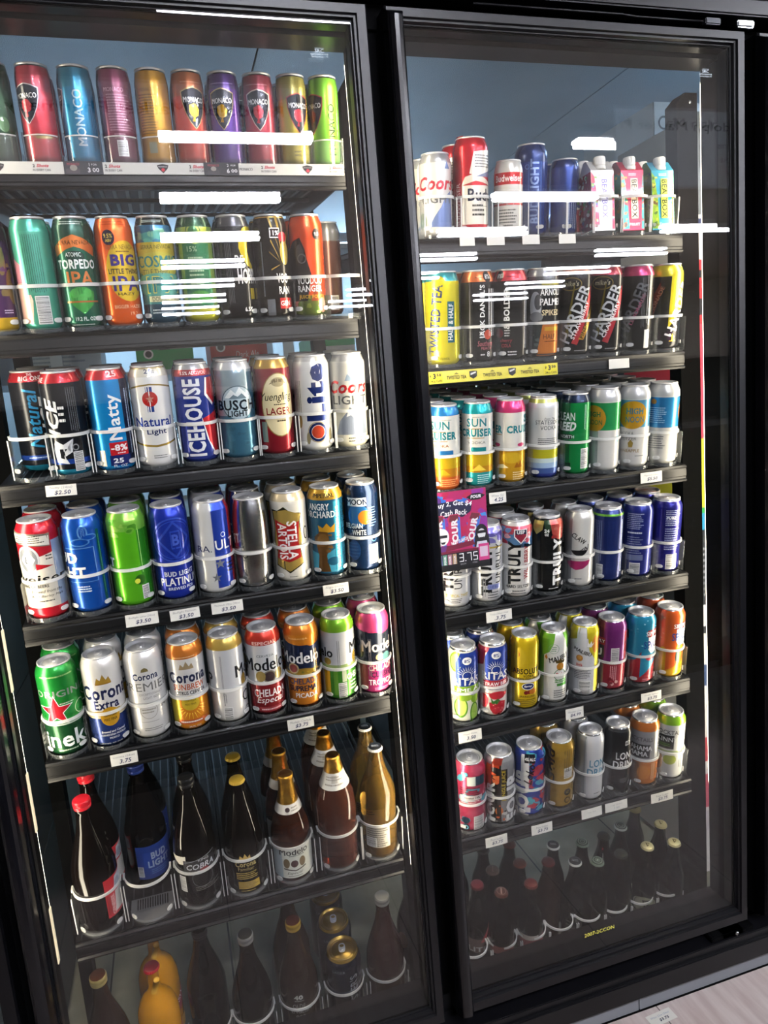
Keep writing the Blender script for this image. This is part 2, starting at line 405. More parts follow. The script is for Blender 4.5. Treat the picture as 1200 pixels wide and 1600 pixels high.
# ---- cooler doors
def frame_loop(mb, x0, x1, z0, z1, prof, mt):
    """mitred frame: prof is (inset from the outer edge, y)"""
    n = len(prof); vs = []
    for cxn, czn in ((0, 0), (1, 0), (1, 1), (0, 1)):
        for d, y in prof:
            vs.append((x0 + d if cxn == 0 else x1 - d, y, z0 + d*1.32 if czn == 0 else z1 - d*.9))
    fs = []
    for c in range(4):
        for k in range(n-1):
            fs.append((c*n+k, ((c+1) % 4)*n+k, ((c+1) % 4)*n+k+1, c*n+k+1))
    mb.add(vs, fs, mt)
ZB, ZT = EYE - 1.3, EYE + .6505
def cooler_door(ox, label, decal=True):
    e = empty('cooler_door', (ox, 0, ZB), label, 'glass door', 'glass doors of the cooler')
    h = ZT - ZB; x0, x1 = .4370, 1.1810
    mb = MB(); frame_loop(mb, x0, x1, 0, h, [(0, .048), (0, .004), (.003, 0), (.018, 0), (.0195, .005), (.0235, .005), (.0255, .012), (.0275, .012), (.0275, .046), (0, .048)], M_FRAME); mb.build('door_frame', e)
    for nm, yy, tl in (('glass_pane', .0145, 0.0), ('inner_glass_pane', .034, rad(.24))):
        mb = MB(); mb.box(x0+.02, x1-.02, -.0015, .0015, -h/2+.03, h/2-.024, M_GLASS)
        o = mb.build(nm, e); o.location = (0, yy, h/2); o.rotation_euler = (tl, 0, 0)
    mb = MB(); frame_loop(mb, x0+.022, x1-.022, .028, h-.020, [(0, .020), (0, .0165), (.0075, .0165), (.0075, .020)], M_BLACK)
    mb.build('glass_spacer', e)
    # full-height pull handle with chamfered ends
    prof = [(.4345, .006), (.4345, -.020), (.437, -.027), (.4425, -.0325), (.449, -.034), (.455, -.0325), (.4595, -.027), (.462, -.018), (.4625, .006)]
    hb = MB(); k = len(prof); vs = []
    for (px, py) in prof: vs.append((px, py, .004 + max(0, -py)*.75))
    for (px, py) in prof: vs.append((px, py, h - .004 - max(0, -py)*.75))
    fs = [(i, i+1, k+i+1, k+i) for i in range(k-1)] + [tuple(reversed(range(k))), tuple(range(k, 2*k))]
    hb.add(vs, fs, pmat('handle black', '08080b', .2, 0, spec=.4))
    hb.build('pull_handle', e)
    if decal:
        for (dx, dz, sc2, yy, c) in ((.341 + PITCH - .02, .594 - .02 + 0, 1.0, .0126, 'c9d6da'),) + (((.338 + PITCH - .02, .574, .9, .0305, '8fa5b0'),) if ox < 0 else ()):  # second, fainter lettering paints the first one's reflection in the rear pane
            d = MB(); a = Art(flat=True); q = sc2
            a.add([('t', 'SRC', 0, 4.2*q, 5.2*q, c, {'w': 15*q}), ('t', 'REFRIGERATIVE', 0, -1.2*q, 2.5*q, c, {'w': 30*q}), ('t', 'Sterling Heights, MI', 0, -5.3*q, 2.8*q, c, {'w': 28*q}), ('r', -8*q, 8*q, 8.0*q, 8.4*q, c)])
            a.emit(d, lambda u, v, o: (u*1e-3, -o*1e-4, v*1e-3), paper)
            o = d.build('decal_and_reflection', e); o.location = (dx, yy, EYE + dz - ZB)
    return e
cooler_door(-PITCH, 'glass cooler door with its black pull handle at the far bottom corner, in front of the slim cocktail cans')
cooler_door(0.0, 'glass cooler door with a full height black pull handle, in front of the cartons with caps')
cooler_door(PITCH, 'next glass cooler door, only its handle edge showing past the carton stack', False)
cooler_door(-2*PITCH, 'neighbouring glass cooler door, only its dark stile showing at the picture edge', False)
# ---- small yellow sticker with worn print on the lower glass
a = Art(flat=True); a.add([('t', '2007-2CCON', 0, 0, 9, 'c4bb4e', {'w': 76, 'b': .03})]); mb = MB()
a.emit(mb, lambda u, v, o: (u*1e-3, -o*1e-4, v*1e-3), paper)
o = mb.build('worn_sticker', None, label='worn yellow lettering stuck low on the cooler door glass', cat='sticker'); o.location = (.786, .0126, EYE-1.214); o.rotation_euler = (0, 0, 0)

# ---- shop behind the camera: lamps, shelving and boards that the door glass mirrors
M_TUBE = pmat('fluorescent tube', 'f2f4ff', .5, emit=TUBE_POWER)
M_HOUS = pmat('lamp housing', 'c9c9c9', .5)
HL = 1.9
def lamp(x0, x1, y, label):
    e = empty('ceiling_lamp', ((x0+x1)/2, y, EYE+HL), label, 'lamp', 'fluorescent lamps on the shop ceiling'); L = (x1-x0)/2
    mb = MB(); mb.box(-L, L, -.10, .10, .03, .09, M_HOUS, .004); mb.build('housing', e)
    mb = MB(); mb.box(-L+.01, L-.01, -.055, .055, .0, .029, M_TUBE, .004); mb.build('diffuser', e)
ORD2 = ['first', 'second', 'third', 'fourth', 'fifth', 'sixth', 'seventh', 'eighth', 'ninth']
cols = ((.19, 1.30, 'beside the cooler aisle'), (3.50, 4.72, 'in the middle row'), (6.75, 8.05, 'in the outermost row'))
for ci, (xa, xb, cl) in enumerate(cols):
    for r in range(-1, 7):
        yv = 5.58 + 1.57*r - (.17 if r == -1 else 0); y = 2*(.0145 + GL) - yv - GL
        lamp(xa, xb, y, 'long ceiling lamp %s, %s from the cooler doors' % (cl, ORD2[r+1]))

def board(x0, x1, z0, z1, y, label, lines):
    mb = MB(); mb.box(x0, x1, y-.012, y, z0, z1, pmat('sign board', 'b9bcc0', .7))
    a = Art(flat=True).add(lines)
    a.emit(mb, lambda u, v, o: ((x0+x1)/2 - u*1e-3, y + o*1e-3, (z0+z1)/2 + v*1e-3), paper)
    mb.build('shop_sign', label=label, cat='sign')
YB = 2*.0145 + GL - 4.6          # where the mirrored boards hang in the shop
board(-.73, 1.01, EYE+1.60, EYE+1.87, YB, 'hanging sign board mirrored faintly across the slim cocktail cans', [('t', 'Randolph Market Pharmacy', 0, -10, 85, '17181c', {'w': 1530, 'b': .01})])
board(3.21, 4.42, EYE+1.30, EYE+1.82, YB, 'hanging sign board mirrored beside the tall shelf post', [('t', 'Randolph Market Pl', 0, 150, 80, '17181c', {'w': 1130, 'b': .01}), ('t', 'Groceries', -350, 35, 47, '17181c', {'w': 224}), ('t', 'Snacks', -350, -60, 42, '17181c', {'w': 165}), ('t', 'Wine', -375, -150, 42, '17181c', {'w': 118})])
e = empty('gondola_shelf', (0, -1.55, 0), 'long dark store shelving unit standing behind the viewer', 'shelving')
M_GON = pmat('dark gondola', '1a1a1c', .6)
mb = MB(); mb.box(-5, 9, -.35, -.3, 0, 1.5, M_GON); mb.build('back_panel', e)
for k, zz in enumerate((.12, .45, .8, 1.15)):
    mb = MB(); mb.box(-5, 9, -.3, .05, zz, zz+.03, M_GON); mb.build('shelf_board', e)
mb = MB(); mb.box(-5, 9, -.3, .05, 0, .12, M_GON); mb.build('plinth', e)
# ------------------------------------------------------------------ drink cans
TYPES = {'big': (36.2, 188, 28.6), 'pipe': (33.0, 189, 26.5), 'slim': (29.0, 156, 25.0), 'mid': (33.5, 182, 26.8),
         'pint': (33.2, 158, 26.8), 'tall': (36.2, 180, 28.6), 'small': (30.0, 146, 24.5), 'keg': (36.2, 184, 29.5)}
def can_profile(ty):
    R, H, l = TYPES[ty]
    if ty == 'keg':
        return [(27, 0), (31, 1), (32, 4), (31, 9), (33.5, 18), (35.5, 50), (36.2, 95), (35.3, 140), (32.5, 168), (30.8, 174), (30.2, 178), (l, H-3)]
    return [(R-9.5, 0), (R-5.5, .8), (R-.8, 8), (R, 12), (R, H-25), (R-.7, H-18), (l+1.2, H-4.5), (l, H-3)]
def rad_at(prof, v):
    for (r0, z0), (r1, z1) in zip(prof, prof[1:]):
        if z0 <= v <= z1: return r0 + (r1-r0)*(v-z0)/max(z1-z0, 1e-6)
    return prof[-1][0] if v > prof[-1][1] else prof[0][0]
def wrapfn(prof, R):
    def fn(u, v, o):
        r = (rad_at(prof, v) + o) * 1e-3; a = u/R
        return (r*math.sin(a), -r*math.cos(a), v*1e-3)
    return fn
LIDS = {}
def lid_meshes(ty):
    if ty in LIDS: return LIDS[ty]
    R, H, l = TYPES[ty]
    mb = MB()
    prof = [(l-.6, H-4), (l+1.2, H-3), (l+1.3, H-.7), (l+.3, H), (l-1.5, H-.7), (l-2.6, H-6), (l-4.6, H-6.2), (l-5.6, H-4.4), (l-7.4, H-4.2), (l-7.8, H-4.9), (l-8.8, H-4.9), (l-9.2, H-4.2), (0.01, H-4.2)]
    mb.lathe([(r*1e-3, z*1e-3) for r, z in prof], M_LID, 36, cap0=False)
    tb = MB(); z = (H-3.3)*1e-3
    out = []; n = 24
    for i in range(n):
        a = 2*math.pi*i/n
        out.append((7.6e-3*math.copysign(abs(math.cos(a))**.7, math.cos(a)), (12e-3*math.copysign(abs(math.sin(a))**.75, math.sin(a))) + 3e-3))
    inn = [(5e-3*math.cos(2*math.pi*i/n), 4e-3*math.sin(2*math.pi*i/n) + 8e-3) for i in range(n)]
    vs = [(x, y, z) for x, y in out] + [(x, y, z + 4e-4) for x, y in inn] + [(x, y, z-1e-3) for x, y in out]
    fs = [(i, (i+1) % n, n + (i+1) % n, n + i) for i in range(n)] + [(2*n+i, 2*n+(i+1) % n, (i+1) % n, i) for i in range(n)]
    tb.add(vs, fs, M_TAB, False)
    tb.lathe([(3.2e-3, z), (3e-3, z+1e-3), (.01e-3, z+1.2e-3)], M_TAB, 12, cxy=(0, -2e-3), cap0=False)
    LIDS[ty] = (mb.mesh('lid'), tb.mesh('pull_tab'))
    return LIDS[ty]
def can_body(ty, c0, bands, ops):
    R, H, l = TYPES[ty]; prof = can_profile(ty)
    knots = sorted(set([z for r, z in prof] + [z for b in bands for z in b[:2] if 0 < z < prof[-1][1]]))
    pts = [(rad_at(prof, z), z) for z in knots]; mats = []
    for (r0, z0), (r1, z1) in zip(pts, pts[1:]):
        zm = (z0+z1)/2; c = c0
        for b in bands:
            if b[0] <= zm <= b[1]: c = b[2]
        mats.append(ink(c) if c != 'alu' else M_ALU)
    mb = MB(); mb.lathe([(r*1e-3, z*1e-3) for r, z in pts], mats, 48)
    art = Art(R).add(ops)
    art.emit(mb, wrapfn(prof, R), ink, 4.5, [z for r, z in prof[3:-1]])
    return mb.mesh('body')
TILT = rad(7.5)
CY0 = 0.168           # world y of the front of the front cans
def can_matrix(o, x, z0, s, yaw=None, dx=0.0):
    y = CY0 + s*math.cos(TILT)
    o.location = (x + dx, y, z0 + s*math.sin(TILT))
    ya = -math.atan2(x, y + GL) if yaw is None else yaw
    o.rotation_mode = 'ZYX'; o.rotation_euler = (TILT, 0, ya)
def copy_thing(o):
    c = o.copy(); C.objects.link(c)
    for ch in o.children:
        d = ch.copy(); C.objects.link(d); d.parent = c
        for g in ch.children:
            e = g.copy(); C.objects.link(e); e.parent = d
    return c
ORD = ['', 'first', 'second', 'third', 'fourth', 'fifth', 'sixth', 'seventh', 'eighth']
def brief(t, n=10):
    t = t.split(',')[0]
    while len(t.split()) > n:
        k = max(t.rfind(' and '), t.rfind(' beside '), t.rfind(' on its '), t.rfind(' facing '), t.rfind(' showing '), t.rfind(' with '), t.rfind(' over '), t.rfind(' cut '), t.rfind(' behind '), t.rfind(' right '))
        t = t[:k] if k > 8 else ' '.join(t.split()[:n])
    return t
def can(x, z0, ty, look, c0, bands, ops, row, back=0, start=0, backlook=None, name='beer_can', gap=0.0015):
    R, H, l = TYPES[ty]
    e = empty(name, (0, 0, 0), look, 'can', row)
    obj('body', can_body(ty, c0, bands, ops), e)
    lm, tm = lid_meshes(ty); L = obj('lid', lm, e); obj('pull_tab', tm, L)
    r = R*1e-3; pitch = 2*r + gap
    can_matrix(e, x, z0, r + start*pitch)
    short = backlook or brief(look)
    for k in range(1, back+1):
        c = copy_thing(e); can_matrix(c, x, z0, r + (start+k)*pitch)
        c.rotation_euler[2] += random.uniform(-1.2, 1.2)
        c['label'] = ('%s one in line behind the %s' % (ORD[k] + (' can' if False else ''), short))
    return e
def T(t, x, v, h, c, **o): return ('t', t, x, v, h, c, o)

LX = {'L1': [-.145, -.079, -.015, .049, .111, .1745, .238, .3005, .362],
      'L2': [-.187, -.118, -.0485, .021, .093, .163, .234, .303],
      'L3': [-.2365, -.1745, -.097, -.021, .0585, .135, .210, .2885, .363],
      'L4': [-.252, -.175, -.097, -.019, .061, .1375, .215, .292, .368],
      'L5': [-.257, -.178, -.100, -.021, .0575, .135, .214, .291, .368],
      'R1': [.583, .662, .745], 'R2': [.580, .659, .736, .812, .892, .971, 1.053, 1.130],
      'R3': [.564, .641, .719, .800, .880, .957, 1.036, 1.115], 'R4': [.568, .646, .719, .796, .879, .956, 1.037, 1.117],
      'R5': [.571, .643, .723, .798, .881, .955, 1.037, 1.120], 'R6': [.570, .644, .722, .801, .884, .961, 1.040, 1.116]}
LZ = {k: EYE + v for k, v in {'L1': .456, 'L2': .170, 'L3': -.0955, 'L4': -.3565, 'L5': -.6275, 'L6': -1.010, 'L7': -1.39,
      'R1': .318, 'R2': .057, 'R3': -.2085, 'R4': -.470, 'R5': -.738, 'R6': -1.007, 'R7': -1.402}.items()}
W = 'eeeeea'; K = '101012'; SIL = 'b9bcbf'; GOLD = 'c49a45'; NAVY = '1b2a5c'
# ---- top shelf of the first door
g = 'slim cocktail cans on the highest shelf'
z = LZ['L1'] - .010
def L1(i, look, c0, bands, ops, back=1):
    can(LX['L1'][i], z, 'slim', look, c0, bands + [(150, 156, 'alu')], ops, g, back, name='cocktail_can')
MID = '20222c'
L1(0, 'slim coral red can with a dark shield and a red bird on its edge', 'c93a48', [(112, 150, 'b04250')], [('sh', -.55, 92, 21, 30, SIL, MID, 'b8323c'), ('r', -.3, .55, 38, 46, '8f7a3c'), T('FRUIT PUNCH', .1, 42, 4, 'd9b24c')])  # duller upper band: glass reflection put into the can colour
L1(1, 'slim sky blue can with tall silver letters running upward', '1f86b4', [(120, 150, '2a7d9a')], [T('MONACO', .02, 72, 15, 'cfd6da', rot=90, w=88, b=.02), ('sh', -1.05, 92, 21, 30, SIL, MID, 'b8323c'), ('mv', .62, .98, 20, 120, 5, '16506e')])
L1(2, 'slim dull maroon can showing its back panel of small print', '7f3a55', [(124, 150, '8a4560')], [T('MONACO', -.05, 118, 7, 'c9a5b2', w=34), ('m', -.5, .75, 52, 112, 14, 'b98fa0'), ('bc', -.2, .4, 12, 38), ('m', -.3, .4, 40, 49, 3, 'c9a5b2')])
L1(3, 'slim golden yellow can showing its back panel of small print', 'c7932c', [], [T('MONACO', -.35, 120, 6, '6e4c14', w=28), ('m', -.8, .25, 48, 114, 15, '7d5a1c'), ('r', -.5, -.05, 18, 36, 'a3a58c')])
L1(4, 'slim red can fading to orange with a dark shield and gold bird', 'cf4a3a', [(112, 150, 'b0653a')], [('sh', .33, 92, 21, 33, 'c9b27a', MID, 'd8a62c'), ('m', -.4, .8, 132, 136, 1, 'd7a182')])
L1(5, 'slim purple can with a dark shield and gold bird', '5d3594', [(126, 150, '4a2c73')], [('sh', -.12, 92, 21, 33, 'c9b27a', MID, 'd8a62c'), ('m', -.7, .7, 132, 136, 1, 'a48fc4'), T('MONACO', 1.0, 75, 12, 'cfd6da', rot=90, w=80)])
L1(6, 'slim crimson can with a dark shield and red bird facing out', 'b93548', [(120, 150, '9c3c4c')], [('sh', 0, 92, 21, 33, 'd9c9b8', MID, 'c22d38'), ('m', -.7, .7, 132, 136, 1, 'd39aa0')])
L1(7, 'slim olive yellow can with a dark shield and red bird', 'c2b23c', [(112, 150, 'aaa254')], [('sh', .45, 88, 21, 33, 'c24a54', MID, 'a82c3a'), T('MONACO', -.93, 78, 12, '4d4a20', rot=90, w=76), ('m', 0, .5, 14, 26, 2, '6d6430')])
L1(8, 'slim lime green can with dark upright letters beside the door post', '72b52f', [], [('sh', -.72, 90, 21, 33, 'a83a4c', MID, '5c1c28'), T('MONACO', .5, 62, 13, '243a18', rot=90, w=88, b=.02)])
can(-.211, z, 'slim', 'slim dark green can cut off by the picture edge on the highest shelf', '27452a', [], [('e', .3, 60, 9, 12, '3e5c34')], g, 0, name='cocktail_can')
# ---- second shelf
g = 'tall craft beer cans on the second shelf down'; z = LZ['L2'] - .004
def L2(i, look, c0, bands, ops, back=1, **k):
    can(LX['L2'][i], z, 'pipe', look, c0, bands + [(184, 189, 'alu')], ops, g, back, **k)
can(-.2585, z, 'pipe', 'tall purple and gold beer can cut off by the picture edge', '4b2a55', [(0, 24, 'c9a52c'), (150, 189, '3a2a34')],
    [('e', .5, 120, 9, 26, '8a7a4a'), ('e', .85, 75, 12, 30, '7d6a3a'), ('blobs', .3, 1, 60, 140, 8, 3, 8, ['6a3f78', '8f7a4a']), ('m', .3, .8, 30, 38, 2, 'cfc0d4')], g, 0)
L2(0, 'tall pale teal beer can with pink swirls and a barcode', '46a38a', [], [('p', [(-1.1, 20), (-.62, 20), (-.45, 60), (-.7, 110), (-1.0, 130), (-1.1, 130)], 'd98fa0'), ('p', [(-1.05, 12), (-.5, 12), (-.35, 50), (-.55, 80), (-1.05, 80)], 'e6b9a8'), ('r', -.62, .5, 60, 165, '57ad96'), ('mv', -.5, .4, 62, 160, 9, '2c6f60'), ('bc', -.25, .45, 10, 58)])
L2(1, 'tall dark green beer can with an orange ribbon and green hop', '1f6650', [(150, 189, '1d4a3c')], [('m', -.6, .7, 174, 181, 2, 'c9d6cc'), ('p', [(-.95, 138), (-.5, 152), (0, 158), (.5, 152), (.95, 138), (.9, 122), (.4, 134), (0, 138), (-.4, 134), (-.9, 122)], 'd97b3a'), T('SIERRA NEVADA', 0, 145, 7, '3a2a14', w=58), ('e', 0, 122, 16, 9, '173f34'), T('ATOMIC', -.1, 125, 7, W, w=26), T('TORPEDO', 0, 109, 16, 'e9ede9', w=70, b=.03), T('IPA', .1, 85, 24, 'd98142', w=46, b=.04), ('e', .05, 56, 22, 13, '2f8a3a'), ('pm', .05, 48, [(-22, 14), (-8, 22), (8, 22), (22, 14), (18, -8), (0, -24), (-18, -8)], '3fa24a'), ('e', -.3, 60, 7, 8, '57b85a'), ('e', .35, 60, 7, 8, '57b85a'), ('e', .05, 50, 8, 9, '57b85a'), ('e', .05, 34, 7, 8, '4aac52'), ('r', -.7, .8, 44, 47, 'c2703c'), T('19.2 FL. OZ.', .1, 16, 7, 'dfe6df', w=36, b=.03), ('m', -.7, .8, 4, 8, 1, 'c9d6cc')])
L2(2, 'tall orange beer can with a yellow centre and purple lettering', 'ec6420', [], [('m', -.7, .7, 172, 180, 2, 'b8440f'), ('e', .45, 95, 36, 52, 'e3c22c'), ('e', -.3, 152, 11, 13, '2b2440'), T('9.5%', -.3, 155, 7, 'e9d24c', w=15), T('ABV', -.3, 147, 5, 'e9d24c', w=11), T('SIERRA NEVADA', .25, 136, 8, '7a4a1c', w=52), ('m', .0, .8, 126, 131, 1, '7a4a1c'), T('BIG', .35, 114, 20, '3a2a86', w=46, b=.04), T('LITTLE THING', .35, 95, 9, '2c2438', w=58, b=.02), T('IPA', .4, 74, 26, '3a2a86', w=50, b=.04), T('HAZY', .3, 56, 5, '3a2a14', w=30), T('BIGGER HAZIER', .35, 34, 6, 'f0c49a', w=52), T('19.2', .55, 22, 6, 'f0c49a', w=14), ('r', -1.0, -.96, 40, 160, 'f09a5a')])
L2(3, 'tall teal and yellow beer can with a black top', '4f9f9a', [(172, 189, '18221f'), (0, 36, '2a4a5c')], [('m', -.6, .6, 176, 181, 2, 'b9c9c0'), ('p', [(-1, 150), (-.4, 160), (.3, 166), (1, 150), (1, 172), (-1, 172)], '2f6a8c'), ('blobs', -.8, .8, 140, 166, 10, 4, 9, ['68b7a6', '3a7a94', '86c2a0']), ('r', -1, 1, 120, 143, 'c9b53c'), T('SIERRA NEVADA', 0, 135, 7, '3a4a2c', w=58), ('e', .05, 104, 48, 22, 'c9c04a'), T('COSMIC', .05, 110, 20, '1f7f86', w=80, b=.04), T('LITTLE THING', -.2, 92, 9, '27444a', w=56), T('IPA', .25, 70, 30, '1f8a92', w=62, b=.05), ('e', .1, 70, 60, 20, '68b7a6'), T('IPA', .25, 70, 30, 'e3d24a', w=64, b=.06), T('IPA', .25, 70, 27, '1f8a92', w=60, b=.04), ('r', -.6, .95, 40, 50, 'ded9a8'), T('DOUBLE IPA', .2, 45, 8, '2c4a3c', w=44), ('m', -.5, .8, 18, 28, 2, 'cfdada')])
L2(4, 'tall yellow green beer can with a dark green cap and hop badge', '2f7a4f', [(168, 189, '234a33'), (140, 168, 'b9c24a'), (0, 26, 'c9c83a')], [('ring', -.05, 160, 14, 12, '2f5a34'), ('e', -.05, 160, 9, 9, '3f7a44'), ('p', [(-1, 140), (1, 140), (1, 150), (0, 138), (-1, 150)], 'c9cf6a'), ('r', -.9, -.7, 30, 168, '8fb04a'), ('r', .7, .9, 30, 168, '8fb04a'), T('15%', -.2, 130, 9, 'b9d0a8', w=18), ('m', -.45, .4, 66, 118, 7, 'b9d0a8'), ('e', 0, 45, 20, 12, '57a844'), ('mv', .9, 1.1, 70, 140, 1, W)])
L2(5, 'tall black beer can with a yellow crescent and white lettering', '17181a', [(168, 189, '55575a')], [('mv', -.5, -.15, 30, 150, 4, '77797c'), ('pm', .78, 130, [(0, 38), (-10, 34), (-18, 20), (-20, 0), (-14, -20), (0, -34), (16, -42), (20, -40), (4, -24), (-2, -6), (0, 12), (10, 24), (22, 28), (24, 38)], 'd9c21f'), T('BE', .28, 108, 18, W, w=17), T('HOPPY', .72, 80, 28, W, w=46, b=.02), T('6.5%', .6, 20, 8, W, w=18, b=.02), ('r', .75, 1.0, 38, 58, 'c9b21f')])
L2(6, 'tall black beer can with gold rays and a red box', '15130f', [(182, 189, GOLD)], [('p', [(.55, 105), (1, 190), (1.1, 180)], 'b8963a'), ('p', [(.6, 110), (-.1, 182), (0, 186)], '8f7430'), ('p', [(.6, 110), (.35, 184), (.5, 186)], 'b8963a'), ('p', [(.55, 100), (-.1, 120), (-.1, 123)], '8f7430'), ('p', [(.55, 100), (-.05, 88), (-.05, 91)], 'b8963a'), ('p', [(.55, 100), (0, 140), (.03, 144)], 'b8963a'), ('r', -.02, .55, 146, 164, W), ('r', .02, .51, 148, 162, '2a1414'), T('11%', .26, 155, 9, W, w=18, b=.04), ('e', .75, 120, 11, 22, 'b39a4a'), ('e', .7, 148, 10, 9, 'b8323c'), T('VOO', .55, 74, 18, W, w=24, b=.03), T('RAN', .62, 52, 14, W, w=24, b=.03), ('r', .3, .95, 18, 38, 'c9302c'), T('GEN', .62, 28, 9, W, w=22, b=.03), ('mv', -.6, -.45, 40, 140, 1, '7f8a94'), ('r', -.42, .02, 6, 36, '8f9296')])
L2(7, 'tall orange red beer can with a dark smoky figure', 'dd4f1f', [(150, 189, 'e0501c'), (0, 40, '5a6a2a')], [('p', [(-1.1, 30), (-.1, 30), (.2, 80), (.0, 105), (-.1, 125), (-.35, 146), (-.75, 140), (-1.1, 110)], '2a2422'), ('e', -.4, 118, 8, 16, '4a4644'), ('ring', -.3, 108, 9, 7, '7a7674'), ('p', [(.1, 30), (.9, 30), (.8, 70), (.4, 60)], '9a3a1c'), T('VOODOO', .1, 68, 14, W, w=52, b=.03), T('RANGER', .1, 53, 12, W, w=50, b=.03), T('JUICE FORCE', .2, 37, 9, 'e0b02c', w=54, b=.03), ('blobs', -.9, .9, 6, 30, 8, 4, 9, ['5a7a2c', '8a9a3a', 'd98a7a']), ('e', .75, 22, 9, 14, 'd99a8a'), ('e', .62, 152, 8, 10, '1c1a1a'), T('9.5', .62, 152, 6, W, w=9)], back=2)
can(.372, z, 'pipe', 'brown beer can standing further back in the last lane', '6a4638', [(150, 189, '8a8a88')], [('bc', .2, .7, 10, 40), ('r', -.6, -.1, 6, 44, 'b8743a'), ('r', -.9, 0, 50, 140, '55382e')], g, 1, start=2)
# ---- third shelf
g = 'tall beer cans on the third shelf down'; z = LZ['L3']
def L3(i, look, c0, bands, ops, back=1, ty='big', **k):
    can(LX['L3'][i], z, ty, look, c0, bands, ops, g, back, **k)
ICE = [(168, 190, 'b8202c'), (22, 31, '24469c'), (0, 12, '1f7f9c')]
L3(0, 'tall black can with red neck and blue slanted lettering, one row back', '17191f', ICE, [T('THE', .05, 181, 5, W, w=11), T('BIG ONE', .1, 174, 8, W, w=46, b=.02), T('Natural', -.1, 100, 24, '2a7fae', rot=90, w=112, s=.25, b=.02), T('ICE', .55, 108, 22, 'c9ccd0', rot=90, w=64, s=.25, b=.03), ('pm', .6, 52, [(-10, -18), (4, -20), (12, 0), (8, 18), (-2, 10), (-12, 14)], 'a9adb2'), ('m', -.6, .9, 24, 29, 1, 'b9c9e0')], start=1, back=1)
L3(1, 'tall black can with red neck and silver slanted lettering, nearest the edge', '17191f', ICE, [T('BIG ONE', -1.0, 174, 8, W, w=46), T('ICE', -.62, 108, 24, 'd9dcde', rot=90, w=70, s=.25, b=.03), ('m', -.3, .0, 96, 130, 3, W), ('mv', .15, .6, 80, 160, 5, '6a6c70'), ('pm', -.3, 48, [(-16, -22), (6, -26), (0, -12), (14, -4), (4, 2), (18, 20), (0, 10), (-14, 18), (-20, 0)], 'd0d3d6'), ('pm', -.3, 44, [(-8, -10), (2, -14), (0, 0), (6, 6), (-8, 6)], '17191f'), ('bc', .1, .55, 8, 44), ('ring', .25, 52, 6, 4, '9a9c9e')])
L3(2, 'tall bright blue can with red neck and white upright lettering', '1389cf', [(168, 190, 'bf2a32')], [('r', .62, 1.6, 2, 168, '14203f'), T('25', .35, 178, 11, 'e9d9d9', w=20, b=.03), T('Natty', .22, 100, 30, W, rot=90, w=84, b=.02), ('r', -.25, .62, 30, 54, 'cf2630'), T('-8%', .22, 44, 12, W, w=30, b=.03), ('m', .1, .5, 32, 36, 1, W), ('r', -.3, .68, 3, 30, '1d2a6c'), T('25', .1, 20, 9, W, w=18, b=.03), T('FL. OZ.', .2, 10, 5, W, w=26), ('r', -.75, -.5, 10, 40, 'c9c9b8'), ('mv', .75, .95, 30, 150, 2, 'a9b9d0')])
L3(3, 'tall white can with gold arcs and a red round badge', 'dcdcd8', [(182, 190, 'b9a678'), (168, 182, 'c9c6b8')], [T('25', .0, 178, 8, NAVY, w=15, b=.03), T('oz', .25, 177, 5, NAVY, w=8), ('p', [(-1.1, 146), (-.5, 154), (0, 156), (.5, 154), (1.1, 146), (1.1, 143), (.5, 151), (0, 153), (-.5, 151), (-1.1, 143)], 'a58a3c'), ('p', [(-1.1, 52), (-.5, 44), (0, 42), (.5, 44), (1.1, 52), (1.1, 49), (.5, 40), (0, 38), (-.5, 40), (-1.1, 49)], 'a58a3c'), ('r', -.22, .1, 136, 150, '2a4a94'), ('r', -.22, .1, 104, 118, '2a4a94'), ('r', -.19, -.15, 104, 150, W), ('r', -.08, -.04, 104, 150, W), ('e', -.05, 128, 14, 14, 'c4302c'), ('star', -.05, 128, 8, 'd9a08a'), T('Natural', .0, 86, 18, '24409a', w=72, b=.02), T('Light', .1, 66, 13, '24346c', w=36, b=.02), ('m', -.2, .5, 16, 24, 2, '9a9a98')])
L3(4, 'tall navy can with upright white block lettering and a red swirl', '27388c', [(176, 190, 'b0b2b4'), (164, 176, 'a02c34')], [T('5.5% ALC/VOL', .05, 170, 6, W, w=50), ('p', [(1.2, 160), (.7, 160), (.62, 130), (.9, 110), (1.2, 120)], 'cc2f38'), ('p', [(.3, 84), (.95, 96), (1.2, 90), (1.2, 12), (.85, 10), (.5, 40)], 'cc2f38'), ('p', [(.25, 88), (.3, 84), (.55, 40), (.85, 10), (.78, 10), (.45, 44)], W), ('p', [(.62, 160), (.7, 160), (.62, 130), (.9, 110), (.86, 106), (.52, 128)], W), T('ICEHOUSE', -.12, 86, 34, 'e6e8ea', rot=90, w=146, b=.03)])
L3(5, 'tall pale steel blue can with a snowy mountain badge', '9fb0b8', [(170, 190, 'b4b7b9'), (0, 84, '3f7088'), (140, 170, '8da3ad')], [('r', .7, 1.3, 84, 165, '3f7088'), ('ring', .15, 108, 33, 31, '55707c'), ('e', .15, 108, 31, 31, 'a8bac2'), ('pm', .15, 124, [(-26, -6), (-12, 10), (-4, 2), (4, 14), (14, 4), (26, -6)], 'dfe6e8'), ('pm', .15, 122, [(-18, -6), (-8, 2), (0, -2), (8, 4), (18, -6)], '8197a2'), T('BUSCH', .05, 104, 20, '1f2a34', w=78, b=.03), T('LIGHT', .1, 88, 12, '1f2a34', w=40, b=.03), ('blobs', -.7, .8, 12, 70, 14, 3, 7, ['477a92', '3a667c'])])
